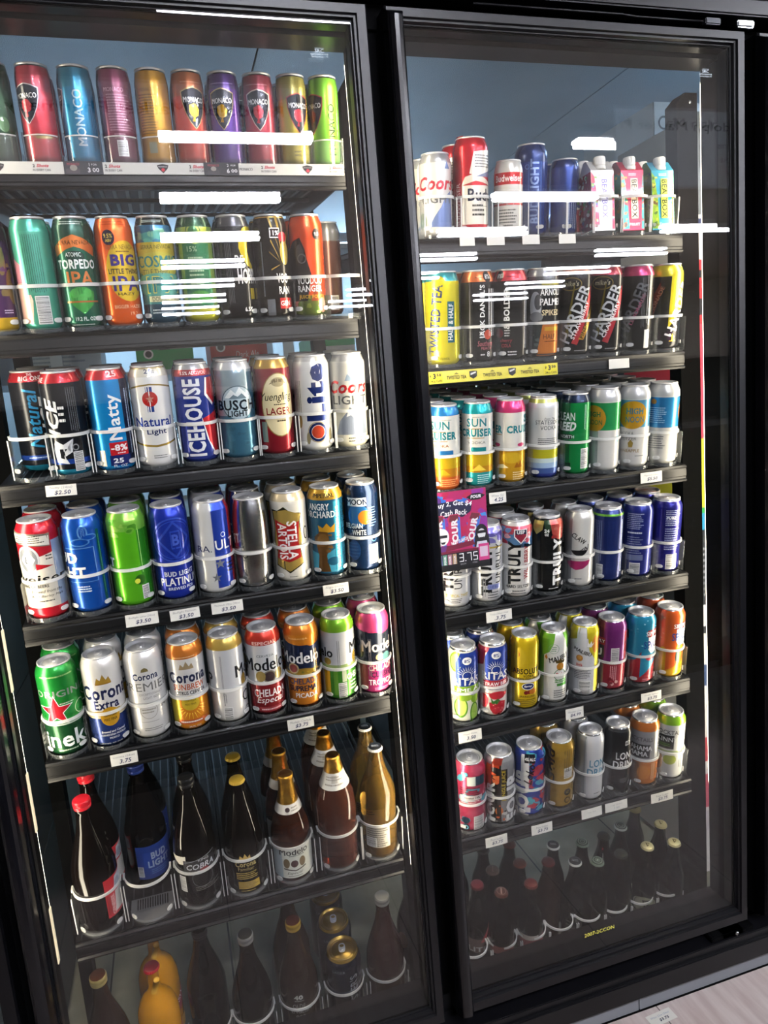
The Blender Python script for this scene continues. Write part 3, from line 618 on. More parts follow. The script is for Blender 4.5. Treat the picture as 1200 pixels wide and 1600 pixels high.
L3(6, 'tall dark red can with gold neck and a cream oval', '8c1a27', [(168, 190, 'b08d3e')], [('e', .3, 98, 36, 62, 'b39a5a'), ('e', .3, 98, 34, 60, 'e2d5a8'), ('e', .3, 142, 14, 9, 'c9b98a'), ('pm', .3, 142, [(-18, -4), (-8, 6), (8, 6), (18, -4), (4, 0), (-4, 0)], '8a7a54'), T('Yuengling', .2, 112, 20, '17130f', w=66, s=.3), ('m', .0, .7, 97, 101, 1, '3a2a1c'), T('LAGER', .25, 86, 14, 'a01f2c', w=50, b=.03), ('m', .1, .6, 64, 70, 1, '3a2a1c'), ('r', -.72, -.45, 26, 66, '8fa398')])
L3(7, 'tall white can with navy upright lettering and a red round seal', 'dcdcd6', [(176, 190, 'b9b9b4')], [T('Lite', .2, 116, 42, '1d2f6c', rot=90, w=112, b=.045), ('ring', .2, 38, 19, 14, NAVY), ('ring', .2, 38, 21, 19.5, 'b39a5a'), ('e', .2, 38, 13, 13, 'cf4a30'), ('e', -.75, 60, 6, 14, 'b39a5a'), ('e', .85, 28, 5, 16, 'b3a57a'), ('e', -.35, 26, 4, 12, 'b3a57a'), ('mv', -.9, -.6, 70, 140, 4, '9a9a94')])
L3(8, 'tall silver white can with red script over a grey mountain', 'c3c2bb', [(172, 190, 'aeafb0'), (0, 24, 'cbc7b0')], [('r', -.75, .9, 0, 80, 'cfccba'), ('pm', .1, 56, [(-34, -30), (-24, -2), (-10, 14), (-2, 26), (8, 18), (18, 22), (30, 0), (36, -30)], '8f99ac'), ('pm', .1, 62, [(-10, 0), (-4, 16), (6, 10), (14, 12), (8, -4), (0, 4)], 'd0d4da'), ('pm', .05, 140, [(-8, -6), (-2, 8), (4, 2), (10, -6)], '9ab0c9'), T('Coors', .05, 122, 26, 'c22a30', w=92, s=.25, b=.03), T('LIGHT', .1, 96, 18, '66696c', w=78, b=.02), ('m', -.1, .7, 10, 22, 2, '55575a')])
# ---- fourth shelf
g = 'tall beer cans on the fourth shelf down'; z = LZ['L4']
def L4(i, look, c0, bands, ops, back=2, ty='big', **k):
    can(LX['L4'][i], z, ty, look, c0, bands, ops, g, back, **k)
L4(0, 'tall red and cream can with a scroll banner and script', 'c41f2e', [(24, 92, 'd9d3c2')], [('p', [(-1, 92), (.62, 92), (.62, 110), (-1, 110)], 'd9d3c2'), ('r', .55, 1.05, 24, 150, '9fb0c4'), ('p', [(-1, 104), (.55, 104), (.55, 128), (-1, 112)], 'ded8c9'), ('p', [(-1, 150), (.5, 140), (.55, 165), (.4, 164), (-1, 172)], '8a8577'), ('p', [(-1, 152), (.48, 142), (.5, 160), (-1, 169)], 'e0dccd'), ('m', -.95, .42, 148, 164, 4, '55504a'), ('e', -.62, 118, 22, 27, 'b9bcc0'), ('e', -.62, 118, 18, 23, '8f9398'), ('pm', -.62, 118, [(0, 20), (14, 0), (0, -20), (-14, 0)], 'd5d7da'), T('B', -.62, 118, 14, '55585c', w=10, b=.03), ('p', [(-.3, 98), (.5, 103), (-.3, 110)], 'c41f2e'), ('m', .2, .55, 114, 126, 2, '55504a'), T('Budweiser', -.85, 80, 18, '1b1a18', w=160, s=.1, b=.02), T('KING OF BEERS', -.55, 66, 6, '3a3834', w=52, b=.02), T('brewed from the', .0, 56, 6, '3a3834', w=56, s=.3), T('Best Barley Malt', .0, 46, 6, '3a3834', w=58, s=.3), ('m', -.6, .3, 34, 40, 1, '6a6864')])
L4(1, 'tall royal blue can with pale blue hops and an outlined box', '0f4fae', [(184, 190, 'c9c9c9')], [('r', -.9, .42, 128, 129.2, '6fa5e0'), ('r', .4, .44, 62, 129, '6fa5e0'), ('r', -.9, .42, 62, 63.2, '6fa5e0'), ('e', .0, 158, 9, 14, '5a94d6'), ('e', .3, 148, 14, 6, '4f8bd0'), ('e', -.2, 140, 18, 8, '4f8bd0'), ('e', .0, 158, 6, 11, '0f4fae'), ('e', .3, 148, 11, 4, '0f4fae'), ('e', -.2, 140, 15, 5.5, '0f4fae'), ('mv', -.1, .1, 148, 168, 3, '6fa5e0'), T('BUD', -.96, 110, 21, W, w=62, b=.05), T('LIGHT', -.96, 82, 21, W, w=86, b=.05), ('m', -.6, .1, 42, 56, 3, 'd5e2f2'), ('r', .62, .75, 20, 160, '0c5a5a'), ('mv', .66, .74, 30, 150, 1, '5aa58a')])
L4(2, 'tall lime green can with a small barcode', '5fc01f', [(184, 190, 'c9c9c9'), (150, 184, '82c94a')], [('blobs', -.8, .5, 140, 174, 12, 3, 9, ['74bd3c', '9ad45a', '4f9a2a']), ('r', .45, 1.2, 0, 150, '2f8a1c'), T('T', -.88, 90, 18, W, w=14, b=.05), ('e', .35, 52, 10, 10, '2a6a1c'), ('e', .2, 50, 5, 5, 'd9e04a'), ('bc', .38, .72, 12, 40), ('mv', .5, .56, 60, 150, 1, 'b0e08a')])
L4(3, 'tall cobalt can with ring patterns and white lettering', '182f9e', [(184, 190, 'c9c9c9')], [('ring', .2, 122, 44, 41, '3a57c4'), ('ring', .2, 122, 38, 36.5, '3a57c4'), ('pm', .2, 122, [(-34, 0), (0, 38), (34, 0), (0, -38)], '3350bc'), ('pm', .2, 122, [(-28, 0), (0, 32), (28, 0), (0, -32)], '1a3096'), ('r', .0, .5, 104, 140, '3350bc'), ('r', .05, .45, 107, 137, '1a3096'), T('B', .26, 122, 22, '4a66cc', w=14, b=.03), T('BUD LIGHT', .3, 54, 10, 'c9cdd6', w=62, b=.04), T('PLATINUM', .35, 38, 16, W, w=84, b=.02), T('BREWED FOR', .3, 24, 6, 'd5dbea', w=52, b=.02)])
L4(4, 'tall can split upright into silver white and deep blue', 'c9c9c6', [(184, 190, 'c9c9c9')], [('r', .02, .86, 0, 184, '2440a6'), ('r', .86, 1.3, 0, 184, 'b02838'), T('ULTRA', .93, 100, 20, W, w=80, b=.01), T('RA.', -.5, 94, 13, NAVY, w=30), ('ring', .55, 120, 5, 4, 'c9d0e0'), ('star', .25, 62, 11, '8f949c'), ('star', .0, 34, 10, '8a8c90'), ('r', .02, .05, 0, 184, '9aa5c9'), ('m', .6, .95, 40, 64, 3, '1c2440')])
L4(5, 'plain silver barrel shaped can with a few dark letters', 'alu', [], [T('PERO', -.75, 70, 14, '1d1f24', w=40, b=.02), ('m', -.9, -.4, 84, 88, 1, '77797c')], ty='keg')
L4(6, 'tall off white can with a red shield label and upright lettering', 'd9d4c6', [(170, 190, 'c9b894')], [('pm', -.15, 88, [(-30, -52), (-10, -60), (0, -68), (12, -60), (32, -50), (26, -20), (32, 0), (28, 40), (34, 56), (10, 60), (-4, 72), (-18, 64), (-34, 66), (-28, 30), (-32, 0), (-26, -24)], '2c2a1c'), ('pm', -.15, 88, [(-28, -50), (0, -64), (30, -48), (24, -20), (30, 0), (26, 38), (30, 54), (0, 66), (-30, 62), (-26, 30), (-30, 0), (-24, -24)], 'b59a4c'), ('pm', -.15, 88, [(-26, -36), (0, -44), (26, -36), (22, 0), (26, 40), (0, 34), (-26, 46), (-22, 0)], 'c22a2c'), T('STELLA', .12, 90, 20, W, rot=-90, w=80, b=.04), T('ARTOIS', -.42, 88, 19, W, rot=-90, w=76, b=.04), ('e', .85, 100, 6, 14, '3a3a30'), ('e', .85, 100, 4, 11, 'd9d4c6'), ('m', -.2, .3, 10, 15, 1, '8a867a')])
L4(7, 'tall teal can with a gold neck and an orchard tree', '1f5a78', [(164, 190, 'c79a35')], [T('IMPERIAL', -.1, 173, 8, '1a1a14', w=46, b=.03), ('r', .42, .8, 4, 160, '2a8aa6'), T('NATURALLY REFRESHING', .62, 84, 7, 'dcd23c', rot=90, w=130, b=.03), ('p', [(-1, 10), (.4, 10), (.4, 60), (-.2, 48), (-1, 60)], '46a6c4'), T('ANGRY', -.42, 150, 14, W, w=46, b=.02), T('ORCHARD', -.4, 134, 14, W, w=68, b=.02), ('pm', .0, 104, [(-16, -8), (-18, 8), (-8, 2), (0, 12), (8, 2), (18, 10), (16, -8)], 'd9a52c'), ('pm', -.25, 55, [(-16, -50), (14, -50), (6, -10), (14, 20), (10, 42), (-6, 44), (-18, 26), (-10, -8)], '6a4a24'), ('e', -.25, 80, 12, 14, '8a6430'), ('e', .3, 34, 14, 9, '1f5a78'), ('blobs', -.7, .3, 40, 92, 7, 2, 5, ['8a6430', '54381c'])])
L4(8, 'tall midnight blue can with an orange moon disc', '0f2748', [(184, 190, 'c9c9c9')], [('e', -.2, 122, 22, 26, '2f6fae'), ('e', .2, 118, 15, 15, 'd9882c'), ('r', -.75, .3, 142, 160, 'dfe3e6'), T('MOON', -.25, 151, 12, '14284e', w=44, b=.04), T('BELGIAN', -.5, 100, 11, W, w=40, b=.03), T('WHITE', -.2, 86, 11, W, w=30, b=.03), ('bc', .35, .85, 16, 58), ('m', .4, .8, 96, 140, 8, '7a9ac4'), ('ring', .65, 70, 7, 5, '5a94d6'), ('e', -.5, 48, 14, 22, '1d4276'), ('m', -.8, -.2, 30, 66, 5, '34598c')])
# ---- fifth shelf
g = 'tall beer cans on the fifth shelf down'; z = LZ['L5']
def L5(i, look, c0, bands, ops, back=1, ty='big', **k):
    can(LX['L5'][i], z, ty, look, c0, bands, ops, g, back, **k)
L5(0, 'tall green can with a red star over white lettering', '1f8a34', [(0, 66, '154a26'), (66, 69, 'c9d4c4')], [('m', -.8, .8, 164, 170, 1, 'a9d48a'), T('ORIGINAL', .25, 132, 14, '9aa59c', w=120, b=.02), ('e', .5, 100, 22, 14, '2f9a44'), ('ring', .85, 92, 14, 12.5, 'b9d4a8'), ('m', -.1, .7, 108, 113, 1, 'b9c9b4'), ('star', -.35, 96, 35, W), ('star', -.35, 96, 31, 'cf2030'), T('Heineken', -.3, 36, 34, W, w=180, b=.04), ('m', -.5, .6, 10, 16, 1, 'b9c9b4')])
L5(1, 'tall white can with a navy base and gold crown', 'd9d6d0', [(0, 64, '1d3470'), (64, 78, 'cdbf9a')], [('p', [(-.4, 138), (-.3, 150), (-.15, 144), (0, 156), (.15, 144), (.3, 150), (.4, 138)], 'c29a3c'), ('r', -.4, .4, 135, 138, 'b3862c'), T('Corona', .05, 118, 30, '1c2554', w=96, b=.03), T('Extra', .0, 92, 20, '1c2554', w=48, b=.03), ('p', [(-.7, 76), (0, 66), (.7, 76), (.6, 80), (-.6, 80)], 'c9a54c'), ('e', .1, 66, 18, 20, 'd9a528'), T('CERVEZA', .1, 70, 6, '4a3a14', w=24, b=.02), T('MAS FINA', .1, 60, 6, '4a3a14', w=24, b=.02), T('Brewed and Canned', .15, 34, 5, W, w=46, s=.2, b=.02), T('CERVECERIA MODELO', .15, 27, 4, W, w=48, b=.02), T('MEXICO', .15, 20, 4, W, w=18, b=.02), T('1 PINT 8 FL. OZ. (24 FL. OZ.)', .1, 8, 4, W, w=56, b=.02)])
L5(2, 'tall pearl white can with fine serif style lettering', 'd3d2ce', [], [('p', [(-.2, 146), (-.15, 152), (0, 155), (.15, 152), (.2, 146)], '8f8250'), T('Corona', .0, 136, 15, '24305c', w=50, b=.03), T('PREMIER', .0, 114, 17, '8a8a88', w=104), T('EXCEPTIONALLY', .2, 98, 5, '9a9a98', w=46), T('LIGHT BEER', .2, 90, 5, '9a9a98', w=32), ('r', -.9, .9, 79, 80, 'b3b2ae'), ('ring', -.05, 62, 17, 16, 'b9b4a8'), ('m', -.4, .35, 56, 74, 3, 'b9b4a8'), T('24', .7, 68, 9, '77777a', w=12), ('r', -.5, .4, 38, 38.8, 'a9a8a4'), ('m', -.4, .6, 18, 26, 2, 'a9a8a4')])
L5(3, 'tall can with an orange neck, silver middle and sunburst base', 'cfcecb', [(158, 186, 'c9762c'), (0, 70, 'e08a1e'), (70, 74, 'c9762c')], [('p', [(-.4, 136), (-.3, 148), (-.15, 142), (0, 153), (.15, 142), (.3, 148), (.4, 136)], 'b9a27a'), ('m', -.6, .6, 160, 164, 1, 'e9b98a'), T('Corona', .0, 119, 24, '222c50', w=80, b=.04), T('SUNBREW', .05, 98, 13, 'd0622c', w=66, b=.05), T('CITRUS CERVEZA', .1, 85, 8, '2a2c3a', w=62, b=.03), ('r', -1.1, -.6, 0, 70, 'd9c32c'), ('e', .0, 62, 18, 16, 'e0c238'), T('CERVEZA', .0, 68, 5, '5a4a14', w=22), T('MAS FINA', .0, 60, 5, '5a4a14', w=22)] + [('pm', .0, 58, [(18*math.sin(a), -18*math.cos(a)), (34*math.sin(a+.05), -34*math.cos(a+.05)), (18*math.sin(a+.1), -18*math.cos(a+.1))], 'f0c84a') for a in [-1.3+.26*k for k in range(11)]] + [('r', -.7, .8, 16, 26, 'cf6a3a'), ('m', -.6, .7, 18, 24, 1, W), T('24 FL OZ', .1, 10, 4, W, w=24)], backlook='can with an orange neck and sunburst base')
SMOD = 'c6c7c9'
L5(4, 'tall silver white can with a gold neck and barcode', SMOD, [(162, 184, 'c2a552'), (0, 70, 'd6d4cf')], [('mv', -.35, -.25, 60, 150, 2, '8f9194'), T('Mo', .85, 110, 26, '1d2028', w=40, b=.03), T('lo', -.95, 106, 24, '1d2028', w=24, b=.03), ('e', .85, 86, 8, 14, 'b08a3a'), ('bc', -.4, .1, 8, 36), ('mv', -.35, -.15, 40, 66, 2, '9a9a9c'), T('C', .85, 50, 24, '3a3a3c', w=18), ('e', .9, 20, 8, 6, '3a3a3c'), ('e', .9, 20, 6, 4, 'd6d4cf')])
L5(5, 'tall silver can with a red neck and deep red base', SMOD, [(158, 184, 'c0392c'), (0, 70, '8c1d24'), (70, 76, 'c98a8a')], [T('ESPECIAL', .05, 163, 7, 'f0c9c0', w=50, b=.03), T('CERVEZA', .05, 135, 5, '55585c', w=36), T('Modelo', .0, 116, 28, '1d2028', w=92, b=.03), ('e', .2, 88, 14, 14, '8f8a7a'), ('e', .2, 88, 11, 11, '4a3a3c'), ('e', -.3, 90, 10, 12, 'b39a5a'), ('e', .72, 90, 10, 12, 'b39a5a'), T('CHELADA', .2, 52, 17, W, w=72, b=.04), T('Especial', .2, 34, 18, W, w=62, s=.3), ('r', -.6, .8, 10, 20, 'b0424a'), ('m', -.4, .7, 11, 18, 1, 'e9c0c0')])
drip = lambda c: [('p', [(-1.5, 150), (-1.2, 146), (-.95, 154), (-.7, 148), (-.45, 150), (-.2, 144), (.05, 151), (.3, 143), (.5, 139), (.65, 148), (.85, 152), (1.1, 145), (1.5, 152), (1.5, 166), (-1.5, 166)], c)]
L5(6, 'tall navy can with an orange dripping neck and orange base', '1d2846', [(162, 184, 'cf7a2c'), (0, 72, 'd98420')], drip('d98420') + [T('NARANJA', -.2, 158, 5, 'f2c48a', w=40), ('p', [(-1.1, 70), (1.1, 70), (.9, 84), (.4, 80), (.1, 92), (-.3, 84), (-1, 90)], 'a8862c'), ('blobs', -.9, .9, 72, 90, 12, 2, 5, ['c9a22c', '7a7a3a', '1d2846']), T('Modelo', -.2, 116, 26, W, w=92, b=.03), ('e', -.55, 92, 12, 12, 'c9b48a'), ('e', -.55, 92, 9, 9, '8a3a3a'), T('CHELADA', .0, 62, 13, '3a4a6c', w=66, b=.04), T('SUPREMA', -.1, 46, 13, '1d2846', w=60, b=.04), T('PICADA', .1, 30, 11, W, w=48, b=.04), ('r', -1.2, 1.2, 4, 8, '5a1c14'), ('mv', .6, .8, 20, 130, 2, 'c9a56a')])
L5(7, 'tall silver can with a lime green neck and green base', SMOD, [(158, 184, '7ab52c'), (0, 72, '3f8a24'), (72, 84, 'a9c27a')], [T('elo', -.72, 112, 22, '1d2028', w=34, b=.03), T('Mo', .95, 118, 26, '1d2028', w=40, b=.03), ('e', .9, 94, 8, 14, 'b0933a'), ('e', -.65, 92, 9, 8, 'b0933a'), ('mv', -.1, .1, 70, 140, 2, '9a9c9e'), ('r', -1.0, -.55, 10, 70, 'd9b52c'), ('r', -.35, -.1, 14, 70, '6fae3a'), ('bc', -.1, .4, 6, 42), ('r', .15, .4, 44, 70, 'c9d4b0'), T('CHELADA', .95, 54, 14, W, w=60, b=.04), ('m', .6, .95, 20, 44, 3, 'd9e6c9')])
L5(8, 'tall navy can with a pink dripping neck and magenta base', '1d2433', [(162, 184, 'd0487c'), (0, 72, 'a8306a')], drip('d0487c') + [T('Modelo', .55, 112, 26, 'e6d9cf', w=92, b=.03), ('e', .4, 86, 10, 8, 'c9b07a'), ('e', .75, 84, 12, 10, '5a8a8a'), ('r', -.9, -.35, 0, 70, '8a4440'), T('CHELADA', .5, 62, 14, 'e6c0b4', w=60, b=.04), T('CURSED', .5, 46, 13, '4a1c3c', w=50, b=.04), T('TROPICAL', .5, 28, 13, W, w=62, b=.04), ('m', .0, .8, 8, 16, 2, 'e09ac0'), ('mv', -.3, -.1, 40, 130, 2, '8f8a90')])

# ================================================================= cans of the second door
g = 'drinks on the highest shelf of the wide bay'; z = LZ['R1'] - .006
SC = 'c9c8c2'
can(LX['R1'][0], z, 'pint', 'short silver white can with red script behind the handle post', SC, [(138, 158, 'aeafb0')], [('pm', .35, 42, [(-26, -24), (-14, -4), (0, 14), (10, 34), (24, 44), (30, -24)], '6f83b4'), ('pm', .7, 132, [(-6, -6), (0, 8), (8, -6)], '6f83b4'), T('Coors', .1, 100, 26, 'c22a3a', w=84, s=.25, b=.03), T('LIGHT', .15, 70, 15, '66696c', w=70, b=.02), ('e', -.8, 30, 12, 16, '9ab09a'), ('m', .0, .6, 8, 14, 1, '77797c')], g, 1)
can(.622, z, 'pint', 'red can standing one row back between two front cans', 'a52030', [], [('r', -.5, .5, 30, 60, 'd9d3c2')], g, 0, start=1.6)
can(LX['R1'][1], z, 'big', 'tall red and cream can with dark blue lettering', 'c41f2c', [(22, 96, 'ded9cb')], [('p', [(-.5, 96), (.3, 104), (1, 96), (1, 100), (.3, 118), (-.3, 112)], 'd9d3c2'), ('p', [(-.05, 118), (.4, 112), (1.1, 116), (1.1, 164), (.2, 158)], 'd9d6cc'), ('m', .25, 1.0, 128, 154, 5, '77757a'), ('p', [(.3, 112), (1.1, 112), (1.1, 128)], '7a86a8'), ('r', -1.2, -.48, 0, 190, 'b01c2a'), T('BUDWEISER', -.68, 60, 10, 'e6c9c4', rot=90, w=84), T('Budweiser', 1.02, 78, 24, '1d2340', w=126, b=.03), ('m', .1, .8, 36, 62, 3, '3a3834'), ('r', .1, .9, 56, 57, '8a8880')], g, 1)
can(LX['R1'][2], z, 'small', 'small white can with a red name band and silver shoulder', 'd6d3ca', [(120, 146, 'c9c6bd')], [('r', -1.4, 1.4, 98, 121, 'c62a30'), T('Budweiser', .05, 110, 13, W, w=62, b=.03), ('r', -1.4, 1.4, 80, 84, 'd98a8a'), ('e', .05, 68, 16, 12, 'b9c9c4'), ('m', -.6, .6, 16, 52, 6, '6a6864'), ('r', -1.4, 1.4, 58, 62, 'cf5a5a'), ('r', -1.4, 1.4, 6, 9, 'c62a30')], g, 0)
can(.722, z, 'small', 'dark can half hidden behind the small white can', '4a3038', [], [], g, 0, start=2.0)
can(.838, z + .004, 'big', 'tall navy can with upright silver lettering, set back from the front', '183c86', [(150, 190, '142f66')], [('ring', -.2, 140, 5, 3.5, '6f94d0'), T('BUD LIGHT', .25, 90, 20, '8fa5cf', rot=90, w=130, b=.03), ('r', -.12, -.08, 20, 150, '4f74b8'), ('r', .6, .64, 20, 150, '4f74b8')], g, 0, start=.95)
can(.917, z + .004, 'pint', 'short navy can set back beside the grey cartons', '183c86', [(140, 158, '142f66')], [('mv', .3, .8, 10, 90, 4, 'a9b9d6')], g, 1, start=.95)
# ---- second shelf of the second door
g = 'tall flavoured cans under the wide bay top shelf'; z = LZ['R2'] - .003
def R2(i, look, c0, bands, ops, back=1, ty='big', **k):
    can(LX['R2'][i], z, ty, look, c0, bands, ops, g, back, **k)
R2(0, 'tall yellow can with a teal neck and blue slanted lettering', 'd9cf24', [(168, 190, '2a8a8f'), (186, 190, 'alu')], [('e', -.2, 168, 14, 10, 'd9b424'), ('e', -.2, 162, 16, 9, 'd9cf24'), T('TWISTED TEA', -.42, 92, 22, '2a3a78', rot=84, w=140, b=.05), ('r', .3, .68, 46, 128, '1f6a78'), T('HALF & HALF', .48, 87, 11, W, rot=88, w=72, b=.04), T('5%/VOL', .1, 14, 5, '3a3a1c', w=22), ('r', -1.3, 1.3, 2, 3, '8a8420'), ('e', -.35, 24, 8, 8, 'd9a86a')])
JD = [(184, 190, 'alu')]
R2(1, 'tall black can with an orange neck and upright white lettering', '191a1c', JD + [(164, 184, 'c96a38')], [('e', .62, 174, 10, 11, '141414'), T('8%', .62, 174, 9, W, w=12), ('m', -.1, .4, 170, 175, 1, '6a3014'), T("JACK DANIEL'S", .35, 104, 14, W, rot=90, w=108, b=.02), ('mv', .62, .95, 50, 150, 3, 'd0d0d0'), ('e', .62, 58, 9, 10, 'd0523a'), ('m', .15, .4, 50, 66, 3, 'c9c9c9'), T('Southern', .5, 40, 11, 'c9707a', w=36, s=.2), T('PEACH', .55, 30, 6, 'c9707a', w=24), ('m', .2, .5, 14, 20, 1, 'c9c9c9'), T('8', .65, 18, 11, W, w=7)])
R2(2, 'tall black can with a red neck and bold upright lettering', '191a1c', JD + [(164, 184, 'c23442')], [('e', -.62, 174, 10, 11, '141414'), T('8%', -.62, 174, 9, W, w=12), ('m', -.2, .4, 170, 175, 1, '6a1420'), T('& BOLDER', -.18, 108, 13, W, rot=90, w=84, b=.03), ('e', -.6, 58, 9, 10, '7a2430'), ('m', -.3, .05, 50, 66, 3, 'c9c9c9'), T('cherry', -.2, 42, 9, 'c94a5a', w=26, s=.2), T('COLA', -.2, 32, 7, 'c94a5a', w=20), ('m', -.1, .5, 10, 22, 2, 'c9c9c9'), ('mv', .8, .95, 20, 150, 2, 'd0d0d0')])
R2(3, 'tall silver grey can with a photo figure and amber lower panel', '4a4d50', [(170, 190, '9a9c9e'), (184, 190, 'alu')], [('r', .05, 1.2, 78, 152, '1b1c20'), ('r', .0, 1.2, 152, 160, 'a8a02c'), ('e', -.35, 110, 13, 30, 'b3b5b8'), ('e', -.2, 118, 8, 16, '6a6c70'), ('e', -.3, 88, 15, 10, '8f9194'), ('p', [(-.7, 10), (-.2, 10), (.1, 72), (-.1, 80), (-.6, 76)], '2e3a3c'), ('p', [(-.25, 6), (1.2, 6), (1.2, 74), (.1, 74)], 'c9762c'), ('blobs', -.7, -.1, 8, 74, 7, 2, 5, ['5a6a6c', '1f2a2c']), T('ARNOLD', .62, 138, 14, W, w=54, b=.04), T('PALMER', .62, 118, 14, W, w=54, b=.04), T('SPIKED', .6, 96, 12, 'd9c9a0', w=44, b=.02), ('r', .2, .95, 58, 66, 'd9a52c'), T('HALF', .5, 46, 10, '5a2c10', w=28), ('m', .2, .9, 34, 38, 1, '5a2c10')])
def harder(neck, sub, subc, sub2=None):
    a = [('e', -.2, 152, 24, 14, '7a6a2c'), ('e', -.2, 152, 22, 12, '18191a'), T("mike's", -.2, 153, 11, 'a9a48a', w=34, s=.2, b=.03), ('p', [(-.5, 40), (-.3, 40), (.05, 150), (-.02, 150)], '6a5f1c'), T('HARDER', .1, 90, 26, 'b9bcbe', rot=68, w=128, b=.05), ('p', [(-.1, 28), (.25, 24), (.95, 118), (.95, 150)], subc), T(sub, .42, 76, 9, W, rot=66, w=86, b=.03)]
    if sub2: a += [('p', [(.3, 36), (.6, 34), (1.1, 100), (1.1, 126)], 'b98a2c'), T(sub2, .72, 66, 9, '2a1c10', rot=68, w=60, b=.03)]
    return a + [('m', .1, .8, 10, 14, 1, 'b0b0b0')]
R2(4, 'tall black can with a copper neck and slanted grey lettering', '16171a', [(172, 184, 'a55a2c'), (184, 190, 'alu')], harder('', 'STRAWBERRY', 'b82c34', 'PINEAPPLE'))
R2(5, 'tall black can with a dark red neck and slanted grey lettering', '16171a', [(168, 184, '8a2434'), (184, 190, 'alu')], harder('', 'CRANBERRY', 'b8303c'))
R2(6, 'tall black can with a raspberry neck and a white barcode strip', '1a1b1e', [(164, 184, 'a8305c'), (184, 190, 'alu')], [T('HARDER', -.2, 92, 26, '6a6d72', rot=68, w=128, b=.05), T('LEMONADE', .1, 92, 8, 'a0506c', rot=66, w=70, b=.03), ('mv', .3, .52, 50, 160, 3, '6a6c70'), ('r', .55, .82, 8, 48, 'd0d0cc'), ('mv', .58, .8, 58, 165, 2, 'a9aaac')])
R2(7, 'tall yellow and black can with a slanted word at its edge', '17181a', [(160, 184, 'c9bb2c'), (184, 190, 'alu')], [('p', [(.25, 46), (.9, 90), (1.3, 90), (1.3, 160), (.32, 160)], 'd9cb2a'), T('HARDER', .8, 90, 24, 'dfe0e0', rot=72, w=128, b=.05), ('p', [(-1, 60), (-.75, 60), (-.3, 120), (-.3, 150), (-.8, 110)], '8a3424'), T('LEMONADE', -.55, 104, 9, 'd08a6a', rot=66, w=76, b=.03), ('pm', .55, 26, [(-8, -8), (0, 10), (8, -8)], 'd9b02c'), ('blobs', -.4, .5, 10, 40, 6, 3, 6, ['3a2038', '2a1c30'])])
# ---- third shelf of the second door: deep rows
g = 'slender cans in deep rows on the wide bay third shelf'; z = LZ['R3']
def R3(i, look, c0, bands, ops, back=6, ty='mid', **k):
    can(LX['R3'][i], z, ty, look, c0, bands, ops, g, back, gap=.006, **k)
OFF = 'd8d6cc'
def cruiser(neck, base, txtx, sub, subc):
    return [T('SUN', txtx, 140, 18, '2a8f9a', w=44, b=.05), ('r', max(txtx-.5, -.9), min(txtx+.4, .9), 126, 127.5, 'c98a2c'), T('CRUISER', txtx, 118, 17, '2a8f9a', w=76, b=.05), ('r', max(txtx-.6, -.9), min(txtx+.5, .9), 106, 107.5, 'c98a2c'), T(sub, txtx, 97, 6, subc, w=40, b=.02), ('m', -.3, .5, 150, 153, 1, '9a9a94'), ('r', -.4, .55, 78, 87, neck)]
R3(0, 'slender white can with a bright blue neck, half behind the frame', OFF, [(160, 178, '2a78b8'), (0, 30, 'd9652a'), (30, 48, 'cf8a24'), (48, 72, 'd9b424')], cruiser('2a78b8', '', -.3, 'VODKA', 'b3703a') + [('pm', -.1, 34, [(-16, 0), (0, 14), (16, 0)], 'e0bc2a'), ('m', -.2, .8, 8, 26, 4, 'f0a56a')])
R3(1, 'slender white can with a turquoise neck and turquoise base', OFF, [(158, 178, '1f9aa0'), (0, 32, '2aa5a8'), (32, 72, 'd9b424')], cruiser('1f8a90', '', -.05, 'VODKA', 'a9a9a4') + [('r', -1.2, 1.2, 32, 46, 'cf9424'), ('pm', .1, 36, [(-16, 0), (0, 14), (16, 0)], 'e6cc4a'), ('m', .0, .8, 6, 28, 5, 'b9e6e6')])
R3(2, 'slender white can with a hot pink neck and amber base', OFF, [(154, 178, 'd03c74'), (0, 72, 'd9a424')], [T('ER', -.72, 118, 17, '2a8f9a', w=20, b=.05), T('CRUISER', .8, 118, 17, '2a8f9a', w=76, b=.05), T('S', .95, 140, 18, '2a8f9a', w=14, b=.05), ('r', -.9, -.5, 106, 107.5, 'c98a2c'), ('e', -.8, 84, 9, 4, 'c43a6a'), ('e', .7, 84, 9, 4, 'c43a6a'), ('pm', -.3, 40, [(-22, -8), (-16, 0), (-4, 2), (8, -6)], 'f0e0b0'), ('pm', .5, 38, [(-8, -4), (-2, 8), (2, 2), (8, 12), (12, -4)], 'b8701c'), ('e', .1, 56, 24, 12, 'e6be30'), ('m', .2, .9, 6, 26, 4, 'f0d49a')])
R3(3, 'slender silver white can with pale blue and yellow stripes', 'cfcfca', [(168, 176, 'c2c66a'), (158, 168, 'd3d5d8'), (0, 12, '2a3a8c'), (12, 24, '4a66a8'), (24, 36, '9ab4d0'), (36, 46, 'c4d6d2'), (46, 66, 'c9c62c')], [T('From The', .45, 134, 5, '3a3c44', w=26, s=.3), T('STATESIDE', .3, 126, 9, '3a3c44', w=54), T('VODKA', .4, 114, 9, '3a3c44', w=38), ('m', -.3, .9, 76, 92, 4, '5a5c60')])
